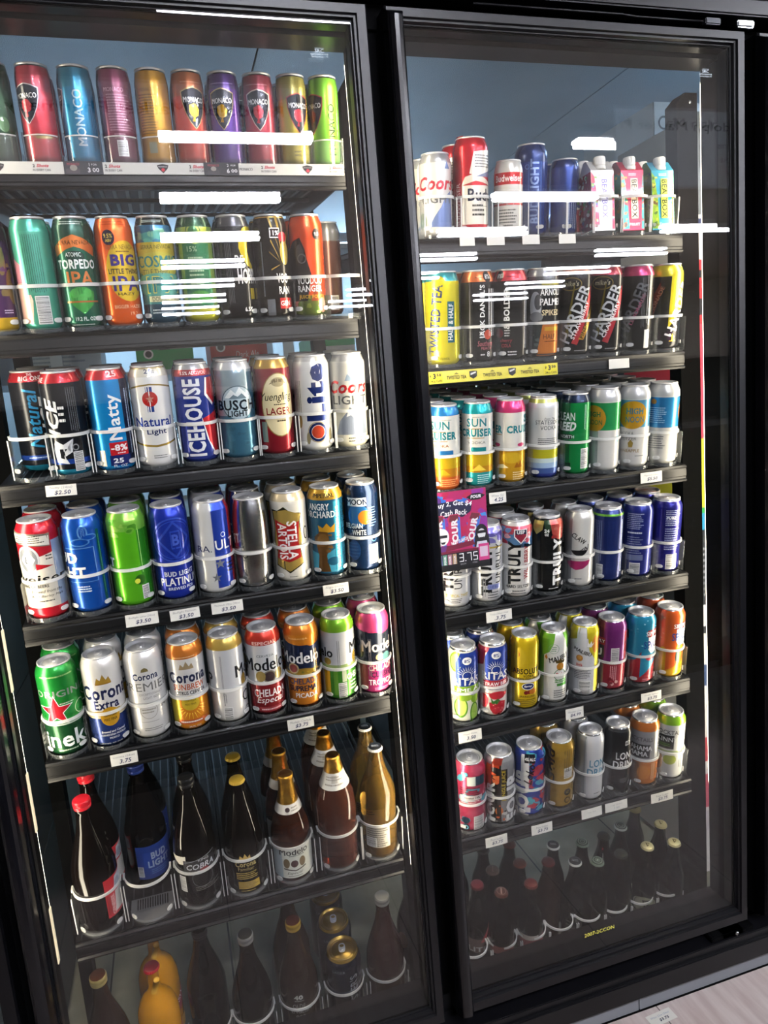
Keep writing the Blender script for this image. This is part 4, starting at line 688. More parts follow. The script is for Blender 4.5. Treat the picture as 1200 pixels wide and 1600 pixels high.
R3(4, 'slender emerald can with a navy neck and slanted white lettering', '0f8a42', [(162, 182, '14243c'), (180, 182, 'alu')], [('r', -1.2, -.3, 0, 162, '0c5a30'), T('CLEAN', -.62, 132, 18, 'd5ddd6', w=46, b=.05), T('REED', -.55, 110, 20, 'e0e6e0', w=46, s=.3, b=.05), ('r', -.9, -.15, 82, 92, '0c2418'), T('NORTH', -.5, 87, 7, 'd5ddd6', w=34, b=.03), ('bc', .45, .9, 14, 60), ('mv', .6, .75, 100, 158, 2, 'b9e0c4'), ('r', -.8, -.2, 12, 28, '0a3a20')])  # darker green left side is shade painted into the can colour
HN = [(156, 190, 'b4b5b4')]
R3(5, 'tall can with a green band and orange disc over pale silver', 'd0cec6', HN + [(94, 158, '2a9a54'), (156, 158, 'c9c9c0')], [('e', -.6, 120, 28, 30, 'd9a02c'), T('HIGH', -.62, 130, 12, '3a7a4a', w=34, b=.04), T('NOON', -.55, 112, 12, '3a7a4a', w=36, b=.04), T('VODKA', -.75, 78, 8, '55585c', w=30), T('SELTZER', -.72, 66, 8, '55585c', w=38), ('r', -1.2, -.3, 0, 92, 'a9b0ac'), ('e', .85, 74, 4, 10, '6a9aa8')], ty='big')  # greyer lower left is shade put into the print
R3(6, 'tall can with a light blue band and orange disc over pale silver', 'd0cec6', HN + [(94, 158, '5aa0c4'), (156, 158, 'c9c9c0')], [('e', -.05, 122, 34, 32, 'd9a528'), T('HIGH', .08, 131, 14, '4f8a9a', w=38, b=.04), T('NOON', .1, 112, 14, '4f8a9a', w=42, b=.04), T('VODKA', -.35, 80, 8, '77797c', w=30), T('SELTZER', -.3, 68, 8, '77797c', w=40), ('pm', -.1, 54, [(-4, -6), (-6, 4), (0, 12), (6, 4), (4, -6)], 'b39a4a'), T('PINEAPPLE', -.15, 40, 7, 'b0905a', w=44, b=.03), ('m', .2, .8, 26, 30, 1, '8a8c8e')], ty='big')
R3(7, 'tall can with a deep blue band of small print over pale silver', 'd0cec6', HN + [(86, 158, '2a80b8'), (156, 158, 'c9c9c0')], [('e', -.55, 146, 7, 6, 'd0883a'), ('star', -.55, 146, 8, 'd0883a'), ('m', -.85, .25, 96, 134, 8, 'a9cbe0'), ('e', 1.0, 120, 12, 20, 'd9862c'), ('m', -.8, -.3, 74, 78, 1, 'c0524a'), ('m', -.75, .3, 36, 68, 6, '6a6c70')], ty='big')
# ---- fourth shelf of the second door
g = 'hard drink cans on the wide bay fourth shelf'; z = LZ['R4']
def R4(i, look, c0, bands, ops, back=2, ty='tall', **k):
    can(LX['R4'][i], z, ty, look, c0, bands, ops, g, back, **k)
SV = 'b9babb'
R4(0, 'tall silver can under the pink poster with a yellow caption', SV, [], [T('TRULY', -.35, 100, 24, '26272a', rot=90, w=120, b=.05), T('UNRULY', .25, 92, 18, '26272a', rot=90, w=92), T('TROPICAL TWIST', .2, 30, 7, 'c9b024', w=54, b=.03), ('m', -.4, .5, 12, 24, 3, '55585c')], back=1)
R4(1, 'tall silver can with a purple crown, right of the pink poster', SV, [], [('blobs', .1, .95, 140, 174, 9, 5, 11, ['6a62b4', '8a84c9', '554c9a']), ('r', .2, .95, 128, 132, 'c9b04a'), T('TRULY', .0, 74, 26, '26272a', rot=90, w=112, b=.06), T('UNRULY', .72, 92, 15, '26272a', rot=90, w=92), ('r', .1, .8, 32, 44, '8a94c9'), T('BLUE RAZ', .45, 38, 6, '3a4aa0', w=32), ('m', .1, .8, 10, 28, 3, '55585c'), ('mv', -.6, .0, 14, 60, 5, 'a0a2a6')], backlook='can with a purple crown')
R4(2, 'tall white can with a red shield crest and heavy upright lettering', 'cfcdc8', [(175, 180, SV)], [('r', -1.2, 1.2, 150, 168, 'c04a5a'), ('p', [(-1, 150), (-.6, 130), (-.1, 120), (.4, 130), (1, 118), (1, 150)], '5a86b4'), ('blobs', -.9, .9, 128, 166, 14, 4, 9, ['c9566a', '7a9ac4', 'd9a0a8', 'b03a4c']), ('pm', .3, 148, [(-15, 14), (15, 14), (15, -4), (0, -20), (-15, -4)], W), ('pm', .3, 148, [(-13, 12), (13, 12), (13, -3), (0, -17), (-13, -3)], 'a8384c'), ('r', -.02, .62, 150, 160, '26304e'), T('USP', .3, 155, 8, W, w=18, b=.04), T('TRULY', -.08, 84, 28, '1d1e22', rot=90, w=102, b=.07), T('WILD BERRY', .62, 84, 11, 'b83a40', rot=90, w=78, b=.03), T('HARD SELTZER', .2, 28, 7, '3a3c40', w=58, b=.03), ('m', -.3, .8, 8, 20, 2, '77797c')])
R4(3, 'tall black can with a coral fruit patch and white lettering', '141516', [(175, 180, SV)], [('p', [(-.8, 170), (-.15, 170), (-.25, 150), (-.6, 138), (-.8, 150)], 'b8a45a'), ('p', [(.2, 172), (1.2, 172), (1.2, 128), (.7, 126), (.35, 140)], 'c9564a'), ('blobs', .3, 1.0, 130, 170, 8, 3, 7, ['d97a6a', 'b03c3a']), ('p', [(-.2, 172), (.2, 172), (.3, 150), (0, 140)], '2f4a34'), T('24', .02, 148, 8, W, w=11, b=.04), T('OZ', .02, 139, 6, W, w=9, b=.04), T('TRULY', .72, 74, 26, W, rot=90, w=112, b=.06), ('m', .2, .9, 8, 12, 1, W)])
R4(4, 'tall pearl can with a black ring emblem and pink brush stroke', 'c2c1bb', [(0, 4, SV)], [('r', -1.2, -.45, 0, 178, '8f9090'), ('pm', .05, 102, [(22*math.cos(a), 26*math.sin(a)) for a in [-2.6+.3*k for k in range(10)]] + [(20*math.cos(a), 24*math.sin(a)) for a in [.1-.3*k for k in range(10)]], '1d1e20'), T('CLAW', .0, 118, 12, '1d1e20', rot=-35, w=36, b=.04), T('SELTZER', .2, 88, 8, '1d1e20', rot=35, w=32, b=.03), ('pm', .05, 54, [(-30, 6), (-20, 10), (14, 10), (28, 12), (24, 2), (10, -8), (-6, -12), (-20, -6)], 'b02c6a'), ('m', -.2, .3, 18, 24, 1, '77797c')], ty='mid')  # grey left side is the can's shaded flank, painted on
NV = '1a2a66'
R4(5, 'tall dark blue can with a thin lime green neck line', NV, [(174, 180, SV), (160, 165, '6fae3a')], [('mv', -.8, -.3, 50, 150, 5, '7a86b0'), ('mv', .0, .6, 20, 150, 8, '2a3c80'), ('mv', .8, .95, 20, 150, 1, 'c9d0e0'), ('bc', -.6, -.2, 8, 44)])
NF = [('m', -.6, .45, 118, 158, 9, 'a9b0cf'), ('m', -.55, .4, 106, 114, 1, 'dfe3ee'), ('m', -.55, .4, 58, 102, 8, '9aa3c6')]
R4(6, 'tall violet blue can with a barcode low on its printed panel', '1f2a7c', [(174, 180, SV)], NF + [('r', -.6, .45, 42, 56, '7a86b0'), ('bc', -.35, .3, 8, 36)])
R4(7, 'tall violet blue can with a big barcode beside the shelf post', '211f78', [(174, 180, SV)], [('m', .0, .85, 116, 156, 9, 'b4bbd6'), T('PURE', .35, 136, 6, W, w=22, b=.04), ('m', .0, .85, 56, 112, 10, 'a3abca'), ('bc', .15, .8, 8, 46)])
# ---- fifth shelf of the second door
g = 'fruit flavoured cans on the wide bay fifth shelf'; z = LZ['R5']
def R5(i, look, c0, bands, ops, back=1, ty='tall', **k):
    can(LX['R5'][i], z, ty, look, c0, bands, ops, g, back, **k)
def ritas(fruit, sub, subc):
    return [('p', [(-.5, 92), (1.2, 92), (1.2, 172), (-.2, 172), (-.5, 150)], '25409a'), ('e', .25, 154, 11, 9, W), T('8%', .25, 154, 8, '25409a', w=13, b=.03)] + \
        [('pm', .25, 118, [(13*math.sin(a-.06), 13*math.cos(a-.06)), (24*math.sin(a), 24*math.cos(a)), (13*math.sin(a+.06), 13*math.cos(a+.06))], W) for a in [-1.3+.29*k for k in range(10)]] + \
        [('ring', .25, 118, 11, 9.5, W), T('RITAS', .22, 104, 19, W, w=66, b=.06), ('p', [(-.6, 74), (1.2, 74), (1.2, 92), (-.6, 92)], subc), T(sub, .2, 83, 9, W, w=62, b=.03), ('r', -.5, 1.1, 69, 72, '25409a')]
R5(0, 'tall can covered in lime slices with a blue name panel', 'd3d3c4', [(175, 180, 'alu')], [('e', -.5, 150, 18, 24, '9ac23a'), ('e', -.5, 150, 14, 19, 'c4d97a')] + ritas('', 'LIME A', '8ab82f') + [('e', -.2, 40, 16, 26, '5f9a2a'), ('e', -.2, 41, 13, 22, 'c4dc6a'), ('e', .7, 22, 12, 28, '4f8a24'), ('e', .7, 24, 9, 22, 'a9cf5a'), ('e', .1, 64, 20, 8, '9ac23a'), ('e', .75, 58, 12, 10, '8ab82f')], ty='mid')
R5(1, 'tall can covered in strawberries with a blue name panel', 'd9d3ca', [(175, 180, 'alu'), (160, 172, 'd0606a')], [('p', [(-1.2, 172), (-.4, 172), (-.6, 130), (-1, 120)], 'c4404c')] + ritas('', 'STRAW BER', 'c03a48') + [('p', [(-.6, 60), (.9, 60), (.9, 50), (0, 54)], 'd0606a'), ('e', .35, 54, 20, 10, 'c8303c'), ('e', -.6, 40, 12, 18, 'c8303c'), ('pm', .35, 22, [(-20, 14), (0, 20), (20, 14), (18, -4), (6, -20), (-8, -18), (-18, -2)], 'c02a38'), ('pm', .05, 40, [(-6, 8), (0, 0), (10, 6), (16, 0), (8, -8), (-4, -6)], '3f7a34'), ('blobs', .0, .7, 6, 34, 8, .8, 1.4, ['e6a08a'])], ty='mid')
R5(2, 'slender yellow can with heavy black lettering', 'd6b81c', [(178, 182, 'alu')], [('r', -1.2, -.62, 0, 176, '9a8014'), ('e', -.5, 140, 7, 8, 'c42a30'), ('e', -.3, 132, 14, 24, 'dcc02c'), T('ABSOLUT', .15, 98, 14, '17181c', w=66, b=.07), T('VODKA', .3, 86, 6, '3a3414', w=24, b=.03), T('CRAN PINEAPPLE', .25, 79, 6, '3a3414', w=54, b=.03), ('e', .3, 60, 15, 9, W), ('e', .3, 60, 13.5, 7.5, '1c2c66'), T('Spray', .3, 60, 6, W, w=20, s=.2, b=.03), ('e', .15, 44, 5, 5, '7a1c1c'), ('e', .35, 45, 5, 5, '8a2a1c'), ('e', .6, 46, 9, 7, 'cf7a24'), T('SPARKLING', .25, 34, 5, '5a4c14', w=38, b=.03), ('m', -.4, .8, 10, 28, 4, '6a5a18')], ty='mid')  # deeper yellow at left: shade painted onto the can
R5(3, 'slender white can with a green leaf and small pineapple', 'd6d6d0', [(178, 182, 'alu')], [('r', -1.2, -.6, 0, 178, '5a9a2c'), ('p', [(-.75, 176), (.15, 176), (.0, 150), (-.25, 132), (-.7, 120)], '7cc03c'), ('p', [(.7, 176), (1.2, 176), (1.2, 120), (.9, 140)], '6ab03a'), ('ring', .05, 140, 12, 11, '8fb89a'), ('m', -.15, .25, 133, 147, 3, '8fb89a'), ('p', [(-.55, 118), (-.45, 126), (-.35, 118), (-.42, 112)], 'd98a2c'), T('MALIBU', .4, 116, 13, '26272a', rot=14, w=46, b=.03), ('e', .5, 95, 9, 10, 'c98a2c'), ('pm', .5, 106, [(-10, -2), (-14, 6), (-4, 4), (0, 12), (4, 4), (14, 6), (10, -2)], '5a4a1c'), ('ring', .5, 74, 15, 13.6, '3a7a44'), ('r', .3, .72, 70, 80, W), T('Dole', .5, 75, 9, 'c42a30', w=20, b=.05), ('r', .15, .9, 54, 62, '4a9a3c'), T('PINEAPPLE', .52, 58, 5, W, w=32), ('r', .3, .9, 45, 52, '4a9a3c'), ('m', .1, .9, 14, 36, 4, '6a6c70'), ('m', -.3, .9, 6, 10, 1, '4a4c50')], ty='mid')
R5(4, 'slender silver white can with a yellow peach corner', 'c9cacc', [(178, 182, 'alu'), (150, 178, 'cfc43a')], [('p', [(-1.2, 178), (-.3, 178), (-.4, 150), (-.9, 140), (-1.2, 140)], 'b8a824'), ('r', -.5, .15, 120, 176, 'd3d4d6'), ('p', [(.15, 176), (1.2, 176), (1.2, 0), (.72, 0), (.72, 96), (.35, 120)], 'd9c824'), ('e', .75, 134, 10, 22, 'd9862c'), ('e', .95, 134, 6, 18, 'cf6a2c'), ('pm', .3, 136, [(-4, -6), (-2, 6), (2, 0), (6, 8), (8, 0), (14, 4), (6, -8)], W), T('MALIBU', -.1, 116, 9, '26272a', rot=-20, w=44, b=.02), ('e', -.3, 100, 8, 8, 'b87a2c'), ('e', -.3, 102, 5, 5, 'd9a04a'), ('r', -.5, -.1, 78, 88, 'd9c0b8'), T('Dole', -.3, 83, 6, 'c42a30', w=14, b=.04), ('m', -.6, .5, 46, 72, 6, '77797c'), ('bc', -.3, .5, 6, 42)], ty='mid')
SPK = 'b02c38'
R5(5, 'tall purple can turning red at its base with a barcode', '7a2c74', [(0, 70, 'a02c3c'), (175, 180, 'alu')], [('r', -1.2, -.45, 0, 178, '5a2038'), ('r', -1.1, -.35, 118, 136, 'b03a44'), ('r', -1.0, -.4, 122, 132, '6a2a3a'), T('SIMPLY', -.75, 127, 8, W, w=34, b=.04), ('r', -.95, -.4, 84, 116, '3a3a44'), T('U', -.7, 98, 20, W, w=16, b=.05), ('bc', .05, .55, 74, 112), ('mv', .0, .45, 24, 66, 4, 'd99aa0'), ('e', .2, 18, 4, 4, 'd9b0a8'), ('e', .45, 24, 4, 4, 'd9b0a8'), ('r', .85, 1.2, 76, 150, 'b03a44'), ('blobs', -.3, .7, 4, 40, 8, 2, 5, ['b84450', '8a2430'])])
R5(6, 'tall turquoise can with a red zigzag and a red name flag', '2a94b8', [(0, 58, SPK), (175, 180, 'alu')], [('p', [(-.75, 40), (-.5, 58), (-.2, 66), (.15, 88), (.15, 58), (-.75, 58)], SPK), ('p', [(.1, 18), (.95, 58), (.95, 88), (.1, 80)], '2a94b8'), ('r', .48, 1.2, 124, 142, SPK), T('SIMPLY', .85, 133, 11, W, w=44, b=.05), ('p', [(.55, 124), (1.2, 124), (1.2, 82), (.72, 82), (.55, 92)], W), T('SPIKED', .88, 104, 20, '24409a', w=58, b=.05), ('r', -1.1, -.7, 116, 138, '5a2438'), ('e', .7, 70, 12, 8, 'c9404c'), ('m', .3, .8, 6, 16, 2, 'd99aa0'), ('blobs', -.7, .6, 90, 168, 9, 1, 2.2, ['6ab8d0', 'a9d6e0'])])
R5(7, 'tall orange can with a yellow base and mango wedge', 'd9622a', [(0, 62, 'd6a41f'), (175, 180, 'alu')], [('r', -1.2, -.25, 62, 178, 'c04c34'), ('p', [(-.9, 62), (-.3, 84), (.1, 72), (.1, 62)], 'cfa22c'), ('p', [(-.1, 20), (.95, 46), (.95, 78), (-.1, 76)], 'd9622a'), ('r', .4, 1.2, 130, 146, SPK), T('SIMPLY', .8, 138, 11, W, w=44, b=.05), ('p', [(.5, 130), (1.2, 130), (1.2, 88), (.66, 88), (.5, 98)], W), T('SPIKED', .85, 110, 20, '24409a', w=58, b=.05), ('e', .72, 60, 9, 20, 'd98a2c'), ('e', .62, 58, 5, 16, '2a3a30'), ('e', .75, 80, 12, 8, 'd6a41f'), ('blobs', -.9, -.2, 80, 160, 8, 1, 2.5, ['d08a6a', 'b0402c'])])
# ---- sixth shelf of the second door
g = 'strong mixed drink cans on the wide bay sixth shelf'; z = LZ['R6']
def R6(i, look, c0, bands, ops, back=0, ty='tall', **k):
    can(LX['R6'][i], z, ty, look, c0, bands, ops, g, back, **k)
R6(0, 'tall pink and aqua camouflage can showing its printed back', 'c43a5c', [(175, 180, 'alu')], [('blobs', -1, 1, 4, 176, 44, 7, 14, ['b02c50', '5ab4c4', 'b02c50', 'c9506c']), ('r', -.2, .32, 126, 150, 'cfd9d0'), ('r', .32, .85, 126, 150, '2a4a5c'), ('r', -.6, .7, 88, 100, 'c9c4c0'), ('m', -.6, .6, 100, 122, 4, '5a2430'), T('Alcohol 14%', .1, 94, 6, '26272a', w=36, b=.02), ('m', -.6, .6, 70, 88, 4, 'e6d0d0'), ('e', -.3, 34, 9, 9, '1f3a4c'), ('e', -.3, 15, 9, 9, '1f3a4c'), ('ring', -.3, 15, 6, 4, '7ac4d6'), ('bc', .2, .8, 8, 44)])
R6(1, 'tall chrome can with orange tears and yellow upright lettering', '8f9092', [(166, 176, 'a8aaac'), (175, 180, 'alu')], [('r', -.5, .1, 0, 166, '1c1a1a'), ('r', -.9, -.5, 90, 150, 'cf5a38'), ('p', [(-.6, 150), (.1, 160), (.3, 176), (-.4, 174)], '8a2c1c'), ('blobs', -.8, .0, 96, 160, 12, 4, 9, ['d9562c', 'b8401f', 'e0763a']), T('FOUR', -.55, 60, 22, 'dcdcd8', rot=90, w=110, b=.05), ('r', .12, .5, 66, 150, '1c1610'), T('JUNGLE JUICE', .3, 106, 11, 'd9c22c', rot=90, w=82, b=.06), T('FOUR', .8, 70, 34, 'e0e0dc', rot=90, w=130, b=.06), ('e', .0, 38, 9, 12, 'd9782c'), ('p', [(-.1, 4), (.15, 4), (.1, 60), (-.2, 64)], '26201c'), ('blobs', -.7, .5, 6, 60, 7, 2, 6, ['d0622c', '3a2a20', 'b9b9b4'])])
R6(2, 'tall red and blue camouflage can with upright white lettering', '2440a0', [(175, 180, 'alu')], [('blobs', -.2, 1, 4, 176, 60, 6, 12, ['c4384c', '2a4ab0', '4aa8c4', '2440a0', 'c4384c', '58bcd0']), ('r', -.5, -.02, 84, 168, 'cfd0d4'), ('r', -.3, .35, 148, 170, '1c1e28'), T('14% ALC', .02, 158, 8, W, w=26, b=.03), T('FOUR', -.45, 66, 34, 'e3e3e0', rot=90, w=130, b=.06), T('Loko', .02, 118, 18, '14151c', rot=80, w=54, s=.3, b=.04), ('r', -.3, .1, 14, 28, 'd0d4dc')])
R6(3, 'tall gold can with dark script running up its side', 'a8862c', [(175, 180, 'alu')], [('r', -1.2, -.5, 0, 178, '5a4a2c'), T('Gold', -.5, 118, 20, '2a2010', rot=90, w=100, s=.3, b=.03), ('mv', .3, .7, 100, 160, 3, '6a5820'), ('bc', .35, .85, 84, 112), ('blobs', -.4, .5, 10, 160, 16, 3, 8, ['b3923a', '9a7a24']), ('e', .6, 46, 9, 9, '1f2020'), ('m', .5, .72, 42, 50, 2, 'c9b04a'), ('ring', .6, 24, 8, 6, '1f2020'), ('r', .55, .9, 54, 60, '8a7024')], back=1)  # brown left side stands for shade, put into the can colour
R6(4, 'tall plain white can with pale blue block letters', 'cfd0d0', [(176, 182, 'alu')], [('r', -1.2, -.25, 0, 174, '8f969a'), ('r', -.3, -.2, 8, 170, 'b0b4b6'), T('LONG', .75, 104, 20, '3a94b8', w=56, b=.03), T('DRINK', .75, 80, 20, '3a94b8', w=66, b=.03), ('m', .4, .8, 18, 24, 1, '8f9194')], ty='mid', back=1)  # grey left side with its softer edge is painted shade
R6(5, 'tall black can with white block letters low on its side', '17181a', [(170, 176, '3a3b3d'), (176, 182, 'alu')], [('r', .55, .85, 134, 146, 'd0d0cc'), T('HI', .7, 140, 9, '17181a', w=9, b=.04), T('LONG', .68, 106, 20, W, w=54, b=.03), T('DRINK', .66, 82, 20, W, w=64, b=.03), ('m', .3, .8, 30, 44, 3, '77797c')], ty='mid')
R6(6, 'tall silver can with a copper orange neck and amber base', 'a9aaac', [(154, 182, 'cf7424'), (0, 70, 'c9741f'), (175, 180, 'alu'), (70, 76, 'b0b2b4')], [T('COCKTAILS', -.35, 132, 11, '4a4c50', w=70, b=.02), ('r', -1.1, .42, 80, 118, '2e3033'), T('BAHAMA', -.28, 108, 13, 'dfdfdc', w=62, b=.04), T('MAMA', -.35, 92, 13, 'dfdfdc', w=46, b=.04), ('mv', .6, .8, 90, 145, 2, '77797c'), ('mv', .55, .8, 14, 66, 3, 'e6c09a'), ('r', -.9, -.2, 6, 66, '8a5a2c'), ('e', .1, 40, 16, 20, 'd98a2c')], back=1)
R6(7, 'tall white can with a lime green neck and dark square label', 'c9cac6', [(154, 182, '8ac22c'), (175, 180, 'alu')], [T('COCKTAILS', .0, 134, 12, '4a4c50', w=74, b=.02), ('r', -1.1, .3, 88, 126, '26282a'), T('SKINNY', -.25, 114, 12, 'dfdfdc', w=58, b=.04), ('m', -.6, .1, 94, 104, 2, '6a9a2c'), ('r', -1.2, 1.2, 80, 83, 'a9c46a'), ('e', .1, 58, 16, 14, 'b4c24a'), ('e', -.6, 50, 10, 24, 'c98a24'), ('mv', .65, .85, 30, 140, 2, '77797c')], back=1)
# ================================================================= bottles
def gmat(name, hexc, tr, rough=.03, ior=1.36):
    return pmat(name, hexc, rough, 0, trans=tr, ior=ior)
G_DARK = gmat('dark brown bottle glass', '070403', .0); G_BLK = gmat('black beer bottle', '050505', .0)
G_AMB = gmat('amber filled bottle', '8a4a30', .9); G_PINK = gmat('rose amber bottle', 'b87058', .9)
G_GOLD = gmat('golden filled bottle', 'f2bc58', .92); G_TEA = gmat('tea brown bottle', '3a2a20', .6)
G_ORJ = gmat('orange filled bottle', 'c98a14', .15); G_CLR = clearmat('empty clear glass', 'cdd6d8', .10, .03)
FORTY = [(30, 0), (40, 2), (43, 10), (43, 118), (42, 138), (36, 165), (27, 195), (19, 222), (15.5, 245), (14.5, 262), (15.5, 264), (15.5, 270), (14, 271), (14, 286)]
FAMIL = [(30, 0), (38, 2), (41, 10), (41, 100), (39.5, 122), (34, 148), (26, 178), (19, 205), (15, 228), (13.5, 246), (15, 249), (15, 254), (12.5, 255)]
MODEL = [(30, 0), (39, 2), (42, 10), (42, 92), (41, 112), (36, 136), (28, 162), (21, 186), (16.5, 208), (14.5, 234), (15.5, 238), (15.5, 243), (13, 244)]
TWIST = [(28, 0), (37, 2), (39.5, 10), (39.5, 120), (40.5, 140), (39, 160), (31, 184), (22, 206), (17, 228), (14.5, 250), (15.5, 254), (15.5, 259), (13, 260)]
PINKB = [(30, 0), (40, 2), (43, 10), (43, 150), (40, 172), (32, 196), (24, 216), (18, 238), (15, 256), (15.5, 260), (13, 264)]
BEER = [(22, 0), (29, 2), (30.5, 8), (30.5, 118), (28, 140), (20, 168), (15, 190), (13.2, 216), (14.2, 219), (14.2, 223), (12.5, 224)]
JUG = [(28, 0), (39, 2), (42, 10), (43, 100), (43, 140), (41, 163), (34, 186), (23, 202), (14, 212), (12, 224), (12, 262), (13.5, 265), (13.5, 269), (12, 270)]
def bottle_body(prof, mt, n=36):
    mb = MB(); mb.lathe([(r*1e-3, z*1e-3) for r, z in prof], mt, n, cap1=True); return mb.mesh('glass_body')
def crown_cap(z, hexc, top=None, art=None):
    mb = MB(); n = 42; vs = []; r0 = 14.6e-3
    for zz, rr in ((z-4.5, 16.2), (z-3, 15.6), (z+.6, 14.6)):
        for i in range(n):
            q = rr + (.8 if (i % 2 and rr > 15) else 0); a = 2*math.pi*i/n
            vs.append((q*1e-3*math.sin(a), -q*1e-3*math.cos(a), zz*1e-3))
    fs = [(j*n+i, j*n+(i+1) % n, (j+1)*n+(i+1) % n, (j+1)*n+i) for j in range(2) for i in range(n)]
    mb.add(vs, fs, pmat('cap ' + hexc, hexc, .35, .3))
    mb.lathe([(14.6e-3, (z+.6)*1e-3), (13e-3, (z+1.6)*1e-3), (.01e-3, (z+1.9)*1e-3)], pmat('cap ' + (top or hexc), top or hexc, .35, .3), 28, cap0=False)
    if art:
        a = Art(flat=True).add(art); a.emit(mb, lambda u, v, o: (u*1e-3, v*1e-3, (z+1.95+o)*1e-3), paper)
    return mb.mesh('bottle_cap')
def screw_cap(z, hexc, h=18, r=16.5, metal=.6, top=None):
    mb = MB(); pr = [(r-.3, z-h), (r, z-h+1), (r, z-h+5), (r-.7, z-h+5.6), (r-.7, z-h+6.6), (r, z-h+7.2), (r, z-2), (r-1.4, z)]
    m1 = pmat('cap ' + hexc, hexc, .3, metal)
    mb.lathe([(a*1e-3, c*1e-3) for a, c in pr], m1, 32, cap0=False)
    mb.lathe([((r-1.4)*1e-3, z*1e-3), (.01e-3, (z+.3)*1e-3)], pmat('cap ' + (top or hexc), top or hexc, .35, metal), 32, cap0=False)
    n = 40
    for i in range(n):
        a = 2*math.pi*i/n; x, y = r*1e-3*math.sin(a), -r*1e-3*math.cos(a)
        mb.box(x-.0005, x+.0005, y-.0005, y+.0005, (z-h+8)*1e-3, (z-3)*1e-3, m1)
    return mb.mesh('screw_cap')
def sleeve(prof, z0, z1, mt, off=.5, art=None, name='foil'):
    zs = sorted(set([z0, z1] + [z for r, z in prof if z0 < z < z1])); mb = MB()
    mb.lathe([((rad_at(prof, z)+off)*1e-3, z*1e-3) for z in zs], mt, 36, cap0=False, cap1=(name == 'foil'))
    if art:
        R = rad_at(prof, (z0+z1)/2); Art(R).add(art).emit(mb, wrapfn([(r+off, z) for r, z in prof], R), paper, 4.0, [z for z in zs])
    return mb.mesh(name)
def label_mesh(prof, ops, R, name='label'):
    mb = MB(); Art(R).add(ops).emit(mb, wrapfn([(r+.2, z) for r, z in prof], R), paper, 4.0, [z for r, z in prof]); return mb.mesh(name)
def bottle(x, z0, prof, glass, look, group, parts, back=0, start=0, cat='bottle', pitch=None, tilt=TILT, pos=None):
    R = max(r for r, z in prof)*1e-3
    e = empty('bottle', (0, 0, 0), look, cat, group)
    obj('glass_body', bottle_body(prof, glass), e)
    for nm, me in parts: obj(nm, me, e)
    p = pitch or 2*R + .002
    def put(o, s):
        if pos: o.location = (pos[0], pos[1], z0 + (pos[1]-CY0)*math.tan(tilt)); xx, yy = pos
        else: xx, yy = x, CY0 + s*math.cos(tilt); o.location = (xx, yy, z0 + s*math.sin(tilt))
        o.rotation_mode = 'ZYX'; o.rotation_euler = (tilt, 0, -math.atan2(xx, yy + GL))
    put(e, R + start*p)
    for k in range(1, back+1):
        c = copy_thing(e); put(c, R + (start+k)*p); c['label'] = '%s one in line behind the %s' % (ORD[k], brief(look))
    return e
g = 'large bottles on the sixth shelf down'; z = LZ['L6'] - .003
L6X = [-.247, -.149, -.050, .050, .150, .254, .349]
bottle(L6X[0], z, FORTY, G_DARK, 'large dark bottle with a red screw cap and red label', g, [('screw_cap', screw_cap(288, 'c01f2c', metal=.1)),
    ('label', label_mesh(FORTY, [('r', .25, 1.2, 28, 118, 'b3202a'), ('p', [(.75, 112), (1.2, 118), (1.2, 84), (.62, 84), (.72, 98)], 'b4b9bf'), ('p', [(.62, 34), (1.2, 34), (1.2, 80), (.7, 80)], 'c9c8c0'), T('GENESEE', .56, 54, 8, 'e6d5d0', rot=90, w=46), ('mv', .3, .5, 34, 80, 3, '6a1218'), ('e', .85, 96, 9, 10, '8a9098')], 43))], back=1)
bottle(L6X[1], z, FORTY, G_DARK, 'large dark bottle with a blue label, one row back in an empty lane', g, [('label', label_mesh(FORTY, [('r', -.6, 1.1, 30, 112, '1f3c86'), ('r', -.3, 1.0, 58, 96, '24469a'), T('BUD', .45, 86, 17, 'aeb9c9', w=34, b=.04), T('LIGHT', .45, 66, 17, 'aeb9c9', w=50, b=.04), ('bc', -.6, -.35, 36, 62), ('m', 0, .9, 40, 54, 3, '5a7ab4')], 43)), ('screw_cap', screw_cap(288, '2a3f86', metal=.2))], start=.95, back=1)
bottle(L6X[2], z, [(r, zz) for r, zz in FORTY], G_DARK, 'large dark bottle with a slanted grey word and shield outline', g, [('label', label_mesh(FORTY, [('p', [(-1, 120), (-.5, 128), (-.5, 108), (-.8, 106)], 'd0ccc0'), ('r', -.62, .8, 88, 118, '1c1c1e'), ('p', [(-.6, 112), (.8, 124), (.8, 125.4), (-.6, 113.4)], '8f9294'), T('KING', .3, 116, 6, 'c9c9c9', w=22), T('COBRA', .15, 102, 13, 'd0d2d4', w=58, s=.2, b=.03), ('ring', .2, 72, 22, 21.2, '6a6c70'), ('e', .3, 92, 9, 5, '7a2428'), ('bc', -.85, -.6, 40, 78), ('m', -.2, .9, 42, 54, 3, '6a6660')], 43)), ('screw_cap', screw_cap(288, '1c1c1c', metal=.3))], back=1)
